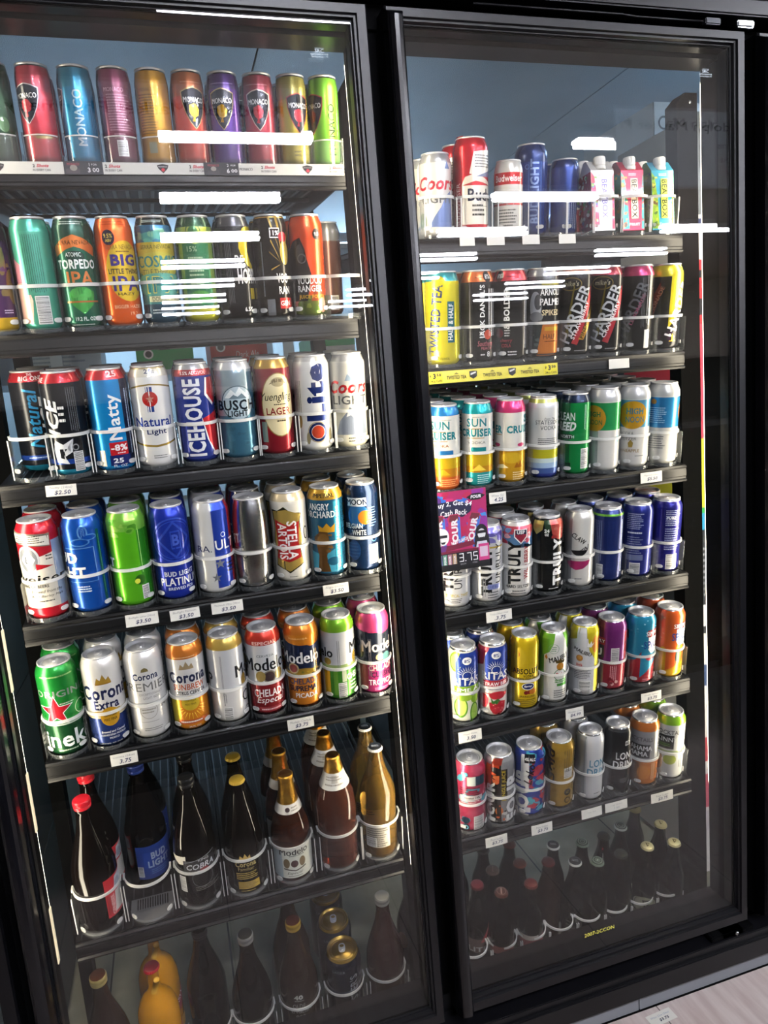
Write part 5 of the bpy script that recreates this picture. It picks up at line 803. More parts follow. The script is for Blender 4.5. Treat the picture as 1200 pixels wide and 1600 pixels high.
bottle(L6X[3], z, FAMIL, G_DARK, 'large black bottle with a gold crown cap and gold print', g, [('bottle_cap', crown_cap(257, 'b3922e')), ('label', label_mesh(FAMIL, [('p', [(-.35, 90), (-.3, 100), (-.15, 94), (-.05, 104), (.08, 94), (.2, 100), (.24, 90)], 'b0924a'), T('Corona', -.05, 78, 13, 'a8965a', w=44, b=.03), T('Familiar', -.05, 66, 8, 'a8965a', w=34), ('m', -.55, .5, 40, 58, 4, 'b39a4a'), ('r', -.5, .55, 16, 34, 'b0923c'), ('m', -.48, .52, 17, 33, 5, '3a3014'), ('m', -.4, .4, 9, 13, 1, 'b39a4a')], 41))], back=1)
def foil(prof, z0, z1): return ('foil', sleeve(prof, z0, z1, noise_mat('gold foil', 'c79a3c', 'a87828', 60, .28, .9, .4, 200) if 'gold foil' not in MATS else MATS['gold foil'], .8))
bottle(L6X[4], z, MODEL, G_AMB, 'large amber bottle with gold foil neck and a cream label', g, [foil(MODEL, 180, 244), ('neck_label', sleeve(MODEL, 162, 182, paper('d5d0c4'), .9, [('e', -.1, 172, 5, 5, '3a2c2c'), ('m', .2, .7, 166, 178, 2, '8a8478')], 'neck_label')),
    ('label', label_mesh(MODEL, [('p', [(-.95, 12), (1.05, 12), (1.05, 104), (.7, 92), (-.95, 86)], 'c9ccc0'), ('r', -.95, -.55, 12, 86, '9fb0b4'), ('p', [(.45, 92), (1.0, 112), (1.0, 88)], '26282a'), T('Modelo', .05, 78, 16, '1f2226', w=64, b=.03), ('m', -.2, .6, 66, 70, 1, '55585a'), ('e', .05, 48, 8, 9, '4a3030'), ('e', -.35, 50, 7, 12, '6a5a3c'), ('e', .45, 50, 7, 12, '6a5a3c'), ('p', [(-.5, 38), (.1, 32), (.6, 38), (.6, 35), (.1, 29), (-.5, 35)], '3a342c'), T('Especial', .05, 24, 8, '2a2c2e', w=34, s=.3), ('m', -.3, .5, 15, 19, 1, '55585a')], 42))], back=2)
bottle(L6X[5], z, PINKB, G_PINK, 'large rose coloured bottle with gold foil and a white neck label', g, [foil(PINKB, 228, 264), ('neck_label', sleeve(PINKB, 196, 230, paper('d5d2c8'), .9, [('m', -.7, .7, 203, 210, 1, '8a8478'), ('r', -.25, .25, 210, 226, 'b0aca0'), ('m', -.7, .7, 214, 225, 2, '8a8478')], 'neck_label'))], back=2)
bottle(L6X[6], z, TWIST, G_GOLD, 'large golden bottle with a white rimmed black cap', g, [('bottle_cap', crown_cap(262, 'e0e0dc', '1c2026', [('m', -8, 8, -4, 4, 2, 'b9c0c8')])), ('label', label_mesh(TWIST, [('r', -.75, .55, 30, 84, '9f9a90'), ('m', -.7, .5, 32, 82, 9, '3a362e'), ('bc', -.74, -.2, 32, 56)], 39.5))], back=1)
# ---- floor rack of the first door
g = 'large bottles on the lowest rack of the first door'; z = LZ['L7'] - .004
L7X = [-.268, -.166, -.066, .028, .131, .234, .334]
bottle(L7X[0], z, FORTY, G_TEA, 'large tea brown bottle with a gold cap beside the door edge', g, [('screw_cap', screw_cap(288, 'c0b070', top='5a3420'))])
bottle(L7X[1], z, JUG, G_ORJ, 'orange filled jug bottle with a red crown cap', g, [('bottle_cap', crown_cap(272, 'b0202c', '6a1420')), ('label', label_mesh(JUG, [('p', [(.2, 70), (1.1, 130), (1.1, 90), (.4, 40)], '8a1c34'), T('SMASH', .7, 88, 13, 'd9b9c0', rot=38, w=52, b=.03), ('r', -1, 1, 6, 40, 'b9862c')], 43)), ('neck_highlight', (lambda mb: (mb.tube([(-.002, -.02, .226), (.006, -.028, .262)], .0062, pmat('amber neck highlight', 'c99a34', .25)), mb.mesh('neck_highlight'))[1])(MB()))], back=1)  # highlight on the glass neck, shaped as a solid amber piece
bottle(L7X[2], z, FORTY, G_BLK, 'large black bottle standing under the grey shelf rail shadow', g, [('screw_cap', screw_cap(274, '17171a', metal=.3))], start=.7)
bottle(L7X[3], z, FORTY, G_BLK, 'large black bottle with a plain silver screw cap', g, [('screw_cap', screw_cap(288, 'b9bab8', metal=.8, top='5a5c5a'))])
bottle(L7X[4], z, FORTY, G_TEA, 'large brown bottle with a gold cap and white numerals', g, [('screw_cap', screw_cap(288, 'b99a40', top='5a3028')), ('label', label_mesh(FORTY, [T('40', -.1, 120, 12, 'b9b9b0', w=20, b=.05), ('m', -.3, .2, 108, 113, 1, '8a8a84'), T('OLDE', -.1, 96, 11, '9a9a94', w=28), T('ENGLISH', 0, 82, 11, '9a9a94', w=44), T('800', -.05, 66, 11, '9a9a94', w=22)], 43))], back=1)
FO = (40.5, 178, 33)
TYPES['oil'] = FO
for k, (s, lk) in enumerate(((0, 'wide navy can with a gold lid in front'), (1.05, 'wide navy can with a gold lid, middle of its row'), (2.1, 'wide navy can with a gold lid, last of its row'))):
    e = empty('beer_can', (0, 0, 0), lk, 'can', 'wide cans on the lowest rack')
    obj('body', can_body('oil', '1b2436', [(170, 178, 'a8862c')], [T("FOSTER'S", .5, 84, 20, 'a9adb2', rot=90, w=100, b=.02), T('LAGER', -.3, 150, 7, 'a9adb2', w=30), ('pm', -.1, 40, [(-16, 14), (0, -16), (6, -14), (-6, 14)], '9a9ea4'), ('pm', .1, 44, [(0, 10), (8, -10), (12, 10)], '9a9ea4')]), e)
    lm, tm = lid_meshes('oil'); lm = lm.copy(); lm.materials[0] = pmat('gold lid', 'a98a44', .3, .9)
    L = obj('lid', lm, e); obj('pull_tab', tm, L); can_matrix(e, L7X[5], z, .0405 + s*.081)
bottle(L7X[6], z, FORTY, gmat('rose brown bottle', '3a211b', .35), 'large rose brown bottle with a silver screw cap', g, [('screw_cap', screw_cap(288, 'b9b9b2', metal=.7))])
bottle(.425, z, FORTY, gmat('rose brown bottle', '3a211b', .35), 'large brown bottle with a pale label, half behind the door post', g, [('screw_cap', screw_cap(288, 'b9b9b2', metal=.7)), ('label', label_mesh(FORTY, [('e', -.7, 110, 14, 22, 'a98a7a')], 43))], start=.6)
# ---- small bottles on the floor rack of the second door, placed where their caps stand
g = 'small beer bottles on the lowest rack of the second door'; z = LZ['R7']
HEIN = [('label', label_mesh(BEER, [('star', 0, 150, 8, 'a83038'), T('Heineken', 0, 112, 5, 'b9b9b0', rot=90, w=50), ('r', -1, 1, 30, 80, '2a3a2a')], 30.5))]
def small(px, py, look, cap, top=None, art=None, label=None, glass=None):
    ps = [('bottle_cap', crown_cap(226, cap, top, art))]
    if label: ps.append(('label', label_mesh(BEER, label, 30.5)))
    bottle(0, z, BEER, glass or G_BLK, look, g, ps, pos=(px, py - GL + .006))
LITE = [('r', -1, 1, 50, 90, '5a4a44'), T('LITE', 0, 60, 14, 'a9a9a4', w=50, b=.03), ('p', [(.2, 80), (.9, 130), (.6, 80)], 'a84a4c')]
RED = [('r', -1, 1, 70, 92, '6a3a34'), T('Presidente', 0, 58, 12, '9a948a', w=70, b=.02)]
DSQ = [('r', -1, 1, 40, 92, '7a3a3c'), T('del Sol', .1, 62, 16, 'b9a9a0', rot=14, w=56, b=.02), ('r', -.8, .6, 84, 98, 'a39a90')]
small(.578, 1.492, 'small dark bottle with a red foil top, half behind the handle post', '5a2024', '7a3438', None, LITE)
small(.622, 1.452, 'small dark bottle with a rust cap bearing a bar mark', '5a3028', '40201a', [('r', -1.5, 1.5, -9, 9, 'a08478'), ('ring', 0, 0, 11, 10.2, 'a08478')], RED)
small(.633, 1.522, 'second small dark bottle back in the rust capped row', '5a4a40', '3c322b', [('r', -1.5, 1.5, -9, 9, '6a5a50')])
small(.570, 1.60, 'small dark bottle with a pink tipped cap at the back corner', '7a3438', '8a5052', [('m', -8, 8, -6, 6, 3, '6a1c24')])
small(.640, 1.592, 'small dark bottle with a dull black cap, deepest of its row', '3c3834', '2a2826')
small(.700, 1.452, 'small dark bottle with a plain maroon cap and red label', '5a2a26', '5e2c28', None, DSQ)
small(.706, 1.520, 'small dark bottle with a dull copper cap behind the maroon one', '6a4034', '4a2c24')
small(.712, 1.588, 'small dark bottle with a dark rust cap, third in the maroon row', '5a2e26', '44221c')
small(.774, 1.500, 'small brown bottle with a dark red cap set back in its lane', '5c2a26', '4a2420', None, None, G_TEA)
small(.814, 1.545, 'small dark bottle with a white rimmed black cap, further back', 'd5d5cc', '26282a', [('m', -8, 8, -4, 4, 2, '9a9c9c')])
small(.836, 1.478, 'small dark bottle with a white rimmed black cap, nearer the glass', 'd5d5cc', '26282a', [('m', -8, 8, -4, 4, 2, 'b0b2b2')], [('m', -.6, .3, 30, 70, 4, '4a4a3a')])
small(.888, 1.528, 'small dark bottle with a ringed green cap, further back', '7a8a78', '2c342c', [('ring', 0, 0, 11.5, 10, '8a9a88'), ('ring', 0, 0, 6, 5, '8a9a88')])
small(.888, 1.460, 'small dark bottle with a ringed green cap, nearer the glass', '7a8a78', '2c342c', [('ring', 0, 0, 11.5, 10, '8a9a88'), ('ring', 0, 0, 6, 5, '8a9a88'), ('star', 0, 0, 4, 'b9c4b4')], [('r', -.3, .3, 20, 50, '4a4c40')])
small(.957, 1.462, 'small black bottle behind a wide ring with hardly any cap', '2a2e2a', '22261f', None, [('m', -.7, .7, 24, 50, 3, '6a6c64')])
small(.952, 1.530, 'small dark bottle with a red star and upright name', '1c241c', '1c241c', None, [('star', -.1, 196, 6, 'b03c40'), T('Heineken', -.05, 160, 5, 'c9c9c0', rot=90, w=48, b=.03)])
small(1.014, 1.545, 'small dark bottle with a white ringed green cap', 'c9cec0', '3c443a', [('ring', 0, 0, 11.5, 10, 'a9b0a4'), ('ring', 0, 0, 6, 5, 'a9b0a4')])
HARP = [('pm', 0, 0, [(-5, 7), (5, 7), (3, -2), (0, -7), (-3, 0)], '5a4c20'), ('pm', .5, 1, [(-2, 4), (3, 4), (1, -3)], 'c9c08a')]
GUIN = [('e', 0, 66, 32, 26, '8f907a'), ('ring', 0, 66, 27, 25.5, '5a5a48'), ('pm', .1, 68, [(-9, 14), (11, 16), (8, 0), (2, -16), (-2, -14), (-5, 0)], '22231c'), ('pm', .1, 69, [(-4, 10), (6, 11), (4, 0), (0, -6)], '8f907a'), ('r', -1.2, 1.2, 12, 44, '8f907a'), T('GUINNESS', 0, 32, 7, '3a3a2c', w=46, b=.03), ('m', -.6, .6, 16, 26, 2, '6a6a54')]
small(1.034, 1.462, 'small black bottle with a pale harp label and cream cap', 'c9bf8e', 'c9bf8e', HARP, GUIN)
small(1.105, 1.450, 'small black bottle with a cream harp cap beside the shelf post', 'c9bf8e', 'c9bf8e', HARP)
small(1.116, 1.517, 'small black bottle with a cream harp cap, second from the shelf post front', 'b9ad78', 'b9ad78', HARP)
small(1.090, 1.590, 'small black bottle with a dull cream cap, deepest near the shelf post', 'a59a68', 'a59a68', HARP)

# ================================================================= gable cartons with caps on the wide bay top shelf
def gable_carton(x, y, z0, rot, look, front, side, ops_f, ops_s, group):
    e = empty('drink_carton', (x, y, z0), look, 'carton', group); e.rotation_euler = (0, 0, rot)
    mb = MB(); a = .027; b2 = .0255; h = .125; zt = .148
    def mf(c): return ink(c)
    # body: faceted prism, pinched to a ridge on top
    vs = [(-a, -b2, 0), (a, -b2, 0), (a, b2, 0), (-a, b2, 0), (-a, -b2, h), (a, -b2, h), (a, b2, h), (-a, b2, h), (-a, -.006, zt), (a, -.006, zt), (a, .006, zt), (-a, .006, zt)]
    mb.add(vs, [(0, 3, 2, 1)], mf(front)); mb.add(vs, [(0, 1, 5, 4), (2, 3, 7, 6), (4, 5, 9, 8), (6, 7, 11, 10), (8, 9, 10, 11)], mf(front)); mb.add(vs, [(3, 0, 4, 7), (1, 2, 6, 5), (7, 4, 8, 11), (5, 6, 10, 9)], mf(side))
    Art(flat=True).add(ops_f).emit(mb, lambda u, v, o: (u*1e-3, -b2 - o*1e-3 if v*1e-3 <= h else -b2 + (v*1e-3-h)*((b2-.006)/(zt-h)) - o*1.2e-3, v*1e-3), ink, None, [h*1e3])
    Art(flat=True).add(ops_s).emit(mb, lambda u, v, o: (-a - o*1e-3, -u*1e-3, v*1e-3), ink)
    mb.build('carton_body', e)
    c = MB(); c.lathe([(.0135, .131), (.0135, .139), (.0115, .1395), (.0115, .142)], pmat('white cap', 'd9d8d2', .35), 28)
    c.lathe([(.0125, .141), (.0125, .156), (.0118, .158), (.0001, .158)], pmat('white cap', 'd9d8d2', .35), 28, cap0=False)
    for i in range(28):
        an = 2*math.pi*i/28; c.box(.0125*math.sin(an)-.0005, .0125*math.sin(an)+.0005, -.0125*math.cos(an)-.0005, -.0125*math.cos(an)+.0005, .143, .155, pmat('white cap', 'd9d8d2', .35))
    o = c.build('screw_cap', e); o.location = (0, -.014, -.004)
    return e
def beat(txtc, txt2, base, sub):
    return [('r', -5, 12, 24, 108, txt2), ('t', 'BEATBOX', 3.5, 66, 13, txtc, {'rot': -90, 'w': 80, 'b': .04}), ('m', -10, 12, 113, 119, 2, base), ('t', sub, 3, 12, 6, base, {'w': 26, 'b': .03})]
g = 'gable drink cartons on the wide bay top shelf'; zc = EYE + .318
BX = [(.965, 'grey', 'c2c1bd', 'd0cfc9', ['a82c44', '5a9a3c', '3a4a8c', 'd9d6cc', 'c43a4c'], '4a3c8c', 'd9d6e0', '77757a', 'FRESH'), (1.040, 'red', 'c42a44', '7a2434', ['2a9a8a', 'c9b83a', '8a2440', '3aa89a', 'd06a4a'], '26241f', 'e0c9a0', 'f0d9d4', 'FRUIT'), (1.118, 'aqua', '3aa0c0', '5a8a2c', ['8ab02c', 'c9c44a', '6a4a2c', 'a9c83a', '3a6a2a'], '24281c', 'c9d94a', 'e6f0e0', 'Coconut')]
for k, (bx, nm, f, s, pal, tc, t2, sub, word) in enumerate(BX):
    yaw = -math.atan2(bx, 1.46) * .12
    of = [('blobs', -24, -14, 4, 120, 14, 2, 5, pal), ('blobs', 17, 24, 4, 120, 9, 2, 4, pal)] + beat(tc, t2, sub, word)
    of = [('p', [(-26.5, 3), (-9, 3), (-12, 60), (-19, 112), (-26.5, 122)], pal[0]), ('p', [(26.5, 3), (20, 3), (22, 60), (24, 112), (26.5, 118)], pal[0]), ('blobs', -26, -13, 4, 112, 26, 2, 4.5, pal[1:]), ('blobs', 21, 26, 4, 100, 10, 1.5, 3, pal[1:])] + of[2:]
    os_ = [('r', -25, 25, 3, 122, pal[0]), ('blobs', -24, 24, 4, 122, 60, 3, 6, pal)]
    for r in range(3 if k == 0 else 2):
        gable_carton(bx + (0 if r == 0 else -.004), CY0 + .03 + r*.056, zc + r*.0075, yaw, ('%s drink carton with a white cap and upright lettering' % nm) + (', in front' if r == 0 else ', %s in its row' % ORD[r+1]), f, s, of, os_, g)
# ================================================================= shelves with their lane fronts
STOPS = {}
def pill(mb, R, th, v, hw, hh, mt):
    n = 14; vs = []
    for off in (1.6, 3.2):
        for i in range(n):
            a = 2*math.pi*i/n; u = hw*math.copysign(abs(math.cos(a))**.7, math.cos(a)); vv = hh*math.copysign(abs(math.sin(a))**.8, math.sin(a))
            t = th + u/R; r = (R + off)*1e-3
            vs.append((r*math.sin(t), R*1e-3 - r*math.cos(t), (v+vv)*1e-3))
    fs = [tuple(reversed(range(n))), tuple(range(n, 2*n))] + [(i, (i+1) % n, n+(i+1) % n, n+i) for i in range(n)]
    mb.add(vs, fs, mt)
def stop_mesh(R, half, style):
    key = (round(R, 1), round(half, 1), style)
    if key in STOPS: return STOPS[key]
    mb = MB(); c = (0, R*1e-3)
    def arc(r0, r1, z0, z1, mt, a=82, n=20):
        vs = []
        for i in range(n+1):
            t = rad(-a + 2*a*i/n)
            for r, zz in ((r0, z0), (r1, z0), (r1, z1), (r0, z1)):
                vs.append((r*1e-3*math.sin(t), c[1] - r*1e-3*math.cos(t), zz*1e-3))
        fs = []
        for i in range(n):
            for k in range(4): fs.append((4*i+k, 4*i+4+k, 4*i+4+(k+1) % 4, 4*i+(k+1) % 4))
        fs += [(0, 1, 2, 3), (4*n+3, 4*n+2, 4*n+1, 4*n)]
        mb.add(vs, fs, mt, False)
    if style == 'plate':       # clear scooped front plate
        arc(R+.8, R+2.0, -3, 46, M_CLEARPL, 60); arc(R+.6, R+2.4, 46, 48, M_WHITEPL, 60)
        for sg in (-1, 1): mb.box(*sorted((sg*(half-.8)*1e-3, sg*(half-3.2)*1e-3)), c[1]-.022, c[1]-.010, -.002, .052, M_CLEARPL)
    else:
        ht = 78 if style != 'bottle' else 92
        arc(R+.7, R+3.0, ht-3.2, ht+2.6, M_WHITEPL, 84)
        for sg in (-1, 1):
            xs = sorted((sg*(R+.4)*1e-3, sg*half*1e-3))
            mb.box(xs[0], xs[1], c[1]-.010, c[1]+.004, (ht-3.2)*1e-3, (ht+2.6)*1e-3, M_WHITEPL)
            if style == 'post':
                mb.box(*sorted((sg*(half-.2)*1e-3, sg*(half-2.2)*1e-3)), c[1]-.030, c[1]-.0285, .004, (ht-2)*1e-3, M_WHITEPL)
            mb.box(*sorted((sg*(half-.1)*1e-3, sg*(half-1.1)*1e-3)), c[1]-.028, c[1]+.01, .0, (ht-3)*1e-3, M_CLEARPL)
        for sg in (-1, 1):
            if style == 'bottle':
                pill(mb, R, rad(sg*50), 12, 7, 5, M_WHITEPL)
                mb.box(*sorted((sg*(half-.3)*1e-3, sg*(half-2.0)*1e-3)), c[1]-.030, c[1]-.026, .004, (ht-4)*1e-3, M_WHITEPL)
            else: pill(mb, R, rad(sg*50), 19, 8, 4.2, M_WHITEPL)
        if style == 'bottle':
            vs = [(0, c[1], .001)] + [((R+1)*1e-3*math.sin(rad(-90+12*i)), c[1] - (R+1)*1e-3*math.cos(rad(-90+12*i)), .001) for i in range(16)]
            mb.add(vs, [(0, i, i+1) for i in range(1, 16)], M_WHITEPL2)
            for i in range(13): mb.box(-.030+.005*i-.0012, -.030+.005*i+.0012, c[1]-.004, c[1]+.024, .0012, .0016, M_BLACK)
            mb.box(-R*1e-3, R*1e-3, c[1], c[1]+.028, .0006, .001, M_WHITEPL2)
        arc(R+.9, R+2.2, -6, 5, M_CLEARPL, 75); arc(R+.8, R+2.4, 5, 6.2, M_CLEARPL, 75)
    STOPS[key] = mb.mesh('front_stop'); return STOPS[key]
M_WHITEPL2 = clearmat('grey tray plastic', '9a9a98', .55, .3)
TRK = {}
def track_mesh(half, depth):
    key = (round(half, 1), depth)
    if key not in TRK:
        mb = MB(); h = half*1e-3
        for sg in (-1, 1): mb.box(*sorted((sg*(h-.0002), sg*(h-.0012))), .034, depth, -.002, .022, M_CLEARPL)
        for k in range(5): mb.box(-h+.008+k*(2*h-.016)/4-.0012, -h+.008+k*(2*h-.016)/4+.0012, .004, depth, -.0016, -.0004, M_WIRE)
        TRK[key] = mb.mesh('lane_track')
    return TRK[key]
def shelf(x0, x1, z0, lanes, R, label, style='ring', depth=.62, rail=True, bracket=True):
    e = empty('cooler_shelf', (x0, CY0, z0), label, 'shelf', 'shelves in the cooler')
    inv = Vector((x0, CY0, z0))
    def tilt(o, x): o.location = (x - x0, 0, 0); o.rotation_euler = (TILT, 0, 0)
    mb = MB(); w2 = x1 - x0; mb.box(0, w2, .0, depth, -.006, -.002, M_SHELF)
    n = int(w2/.0245)
    for k in range(n+1):
        xx = .003 + k*(w2-.006)/n; mb.box(xx-.0035, xx+.0035, .004, depth, -.0145, -.006, M_WIRE)
    for yy in (.05, .3, .56): mb.box(0, w2, yy, yy+.02, -.022, -.0145, M_SHELF)
    if rail: o = mb.build('deck', e); tilt(o, x0)
    if rail:
        mb = MB(); za, zb = -.042, -.004
        pr = [(.004, zb), (-.0035, zb), (-.0062, zb-.004), (-.0035, zb-.0075), (-.0045, zb-.011), (-.0045, za+.013), (-.003, za+.0115), (-.003, za+.007), (-.0065, za+.004), (-.0045, za), (.004, za)]
        k = len(pr); vs = [(0, y, z) for y, z in pr] + [(w2, y, z) for y, z in pr]
        mb.add(vs, [(i, (i+1) % k, k+(i+1) % k, k+i) for i in range(k)] + [tuple(reversed(range(k))), tuple(range(k, 2*k))], M_RAIL)
        mb.build('price_rail', e)
    if bracket:
        for xx in (.003, w2-.007):
            mb = MB(); vs = [(xx, .01, -.006), (xx, depth, .0), (xx, depth, -.06), (xx, .01, -.03)]
            vs += [(a+.004, b2, c2) for a, b2, c2 in vs]
            mb.add(vs, [(0, 1, 2, 3), (7, 6, 5, 4), (0, 4, 5, 1), (1, 5, 6, 2), (2, 6, 7, 3), (3, 7, 4, 0)], M_SHELF)
            o = mb.build('side_bracket', e); o.rotation_euler = (TILT, 0, 0)
    xs = sorted(lanes); half = min(b - a for a, b in zip(xs, xs[1:]))/2*1e3 - .1
    half = max(half, R + .9)
    for x in xs:
        o = obj('front_stop', stop_mesh(R, half, style), e); tilt(o, x)
        if rail: o = obj('lane_track', track_mesh(half, depth-.02), e); tilt(o, x)
    return e
LXA, LXB, RXA, RXB = -.297, .3885, .474, 1.159
def ins(a, n, p): return a + [a[-1] + p*(k+1) for k in range(n)]
shelf(LXA, LXB, LZ['L1']-.013, [-.275, -.211] + LX['L1'], 29.0, 'highest black shelf holding the slim cocktail cans behind clear scooped plates', 'plate')
shelf(LXA, LXB, LZ['L2']-.007, [-.2585] + LX['L2'] + [.372], 33.0, 'black shelf holding the craft beer cans, second from the top', 'ring')
shelf(LXA, LXB, LZ['L3']-.003, LX['L3'], 36.2, 'black shelf with framed lane fronts holding the can with the red round badge', 'post')
shelf(LXA, LXB, LZ['L4']-.003, LX['L4'], 36.2, 'black shelf holding the lime green can and the plain barrel shaped can')
shelf(LXA, LXB, LZ['L5']-.003, LX['L5'], 36.2, 'black shelf holding the green can with a red star')
shelf(LXA, LXB, LZ['L6']-.006, L6X, 43.5, 'black shelf holding the large bottles behind white rings', 'bottle')
shelf(LXA, LXB, LZ['L7']-.007, L7X, 43.5, 'lowest rack holding the jug bottles and wide navy cans', 'bottle', rail=False, bracket=False)
shelf(RXA, RXB, LZ['R1']-.009, LX['R1'] + [.838, .905, .971, 1.045, 1.118], 35.0, 'highest black shelf holding the gable drink cartons', 'post')
shelf(RXA, RXB, LZ['R2']-.006, LX['R2'], 36.2, 'black shelf with the yellow promotional strip on its rail')
shelf(RXA, RXB, LZ['R3']-.003, LX['R3'], 36.2, 'black shelf holding the deep rows of slender cans')
shelf(RXA, RXB, LZ['R4']-.003, LX['R4'], 36.2, 'black shelf holding the violet blue cans')
shelf(RXA, RXB, LZ['R5']-.003, LX['R5'], 36.2, 'black shelf holding the cans with strawberries and lime slices')
shelf(RXA, RXB, LZ['R6']-.003, LX['R6'], 36.2, 'black shelf holding the camouflage patterned cans')
shelf(RXA, RXB, LZ['R7']-.003, [.548, .626, .704, .780, .858, .936, 1.012, 1.090], 34.0, 'lowest rack holding the small beer bottles in white rings', 'bottle', rail=False, bracket=False, depth=.6)

# ---- uprights that carry the shelves
def upright(x0, x1, y0, y1, zt, label, holes=True):
    e = empty('shelf_upright', ((x0+x1)/2, y0, EYE-1.40), label, 'shelf post', 'shelf uprights'); h = zt - (EYE-1.40); q = (x1-x0)/2; d = y1-y0
    mb = MB(); vs = [(-q, 0, 0), (q, 0, 0), (q, 0, h), (-q*.2, 0, h), (-q, 0, h-.022)]; vs += [(a, d, c2) for a, b2, c2 in vs]
    mb.add(vs, [(4, 3, 2, 1, 0), (5, 6, 7, 8, 9)] + [(i, (i+1) % 5, 5+(i+1) % 5, 5+i) for i in range(5)], M_POST); mb.build('post', e)
    if holes:
        mb = MB(); z = .04
        while z < h - .03: mb.box(-.004, .004, d-.0004, d+.0006, z, z+.012, M_BLACK); z += .0254
        mb.build('slots', e)
        mb = MB(); mb.lathe([(.004, 0), (.004, .002), (.0001, .003)], M_STEEL, 12); o = mb.build('bolt', e); o.location = (q*.25, -.0005, h-.02); o.rotation_euler = (rad(90), 0, 0)
    return e
upright(1.169, 1.223, CY0+.02, CY0+.06, EYE+.612, 'tall black shelf post with a bolt near its top, beside the aqua drink carton')
upright(.3985, .432, CY0+.02, CY0+.06, EYE+.612, 'black shelf post between the two bays, beside the slim lime green can')
upright(-.345, -.316, CY0+.22, CY0+.26, EYE+.612, 'black shelf post at the hinge edge, beside the barcode craft can')
upright(1.169, 1.223, CY0+.60, CY0+.64, EYE+.612, 'rear black shelf post behind the aqua drink carton', False)
upright(.42, .455, CY0+.60, CY0+.64, EYE+.612, 'rear black shelf post between the two bays', False)
upright(-.345, -.306, CY0+.60, CY0+.64, EYE+.612, 'rear black shelf post at the far hinge edge', False)

# ================================================================= price tags, promotional strips and the poster
M_TAG = pmat('tag paper', 'd6d4ca', .7)
def tag(x, z, label, ops, wd=.052, ht=.0205, rot=0.0, y=None, curl=.0012):
    mb = MB(); n = 6; vs = []; yy = CY0 - .0085
    f = lambda u: -curl*1e0*math.cos(u/(wd*500)*1.3)
    for k in range(n+1):
        u = -wd/2 + wd*k/n
        for dz in (-ht/2, ht/2): vs.append((u, f(u*1e3), dz)); vs.append((u, f(u*1e3)+.0004, dz))
    fs = []
    for k in range(n):
        a = 4*k; fs += [(a, a+4, a+6, a+2), (a+1, a+3, a+7, a+5), (a, a+1, a+5, a+4), (a+2, a+6, a+7, a+3)]
    fs += [(0, 2, 3, 1), (4*n, 4*n+1, 4*n+3, 4*n+2)]
    mb.add(vs, fs, M_TAG)
    Art(flat=True).add(ops).emit(mb, lambda u, v, o: (u*1e-3, f(u) - o*1e-3, v*1e-3), paper, 8.0)
    o = mb.build('price_tag', label=label, cat='price tag', group='handwritten paper price tags'); o.location = (x, yy if y is None else y, z); o.rotation_euler = (0, rot, 0); return o
def hand(l1, l2, w1=42): return [('t', l1, 0, 5.0, 5.2, '77777c', {'w': w1, 's': .15}), ('t', l2, 2, -4.0, 8.6, '141c4a', {'w': 5.6*len(l2), 's': .2, 'b': .02})]
tag(-.196, EYE-.119, 'paper price tag reading 2.50 under the black cans with red necks', hand('Natty (24oz)', '$2.50', 38), rot=.03)
tag(-.089, EYE-.381, 'paper price tag reading 3.50 under the lime green can', hand('Budlight Lime (24oz)', '$3.50', 48), wd=.060, ht=.024)
tag(-.0095, EYE-.384, 'paper price tag reading 3.50 under the cobalt can', hand('Budlight Platinum', '$3.50', 44), wd=.056, ht=.021, rot=-.02)
tag(.072, EYE-.383, 'paper price tag reading 3.50 under the silver and blue split can', hand('Michelob Ultra (24oz)', '$3.50', 50), wd=.061, ht=.0225)
tag(.293, EYE-.381, 'paper price tag reading 3.50 under the can with the orchard tree', hand('Angry Orchard', '$3.50', 44), wd=.054, ht=.022, rot=-.01)
tag(-.157, EYE-.652, 'paper price tag reading 3.75 under the white can with a navy base', hand('Corona (24oz)', '3.75', 40), wd=.050, ht=.0235)
tag(.192, EYE-.654, 'paper price tag reading 3.75 under the can with an orange dripping neck', hand('Modelo Chelada', '$3.75', 44), wd=.055, ht=.0235)
for xx, lb in ((.633, 'blank paper tag under the tall red and cream can'), (.697, 'blank paper tag under the small white can'), (.778, 'blank paper tag below the set back navy can'), (.864, 'blank paper tag just before the grey drink carton')):
    tag(xx, EYE+.300, lb, [], wd=.040 if xx != .633 else .033, ht=.0195)
tag(.982, EYE+.031, 'blank paper tag under the black can with a raspberry neck', [], wd=.052, ht=.021)
tag(1.059, EYE-.233, 'paper price tag reading 5.50 under the can with an orange disc on blue', hand('Hignoon (24oz)', '$5.50', 40), wd=.058, ht=.0245)
tag(.668, EYE-.235, 'paper price tag reading 4.25 just beside the pink poster', hand('White 250', '4.25', 30), wd=.040, ht=.024)
tag(.655, EYE-.499, 'paper price tag reading 3.75 under the can with a shield crest', hand('Truly (24oz) Wild', '.3.75', 44), wd=.062, ht=.0245)
tag(.567, EYE-.765, 'paper price tag reading 3.50 under the can with lime slices', hand('Mayo Ritas', '3.50', 34), wd=.056, ht=.026)
tag(.833, EYE-.767, 'paper price tag reading 4.99 under the slender yellow can', hand('Absolut One', '$4.99', 36), wd=.047, ht=.0265)
tag(1.044, EYE-.768, 'paper price tag reading 3.75 under the turquoise zigzag can', hand('Simply Spiked', '$3.75', 40), wd=.057, ht=.0225)
tag(.615, EYE-1.036, 'paper price tag reading 3.75 under the chrome can with orange tears', hand('Four Loko', '$3.75', 30), wd=.055, ht=.0245)
tag(.733, EYE-1.036, 'paper price tag reading 3.75 under the red and blue camouflage can', hand('Four Loko', '$3.75', 30), wd=.055, ht=.0245)
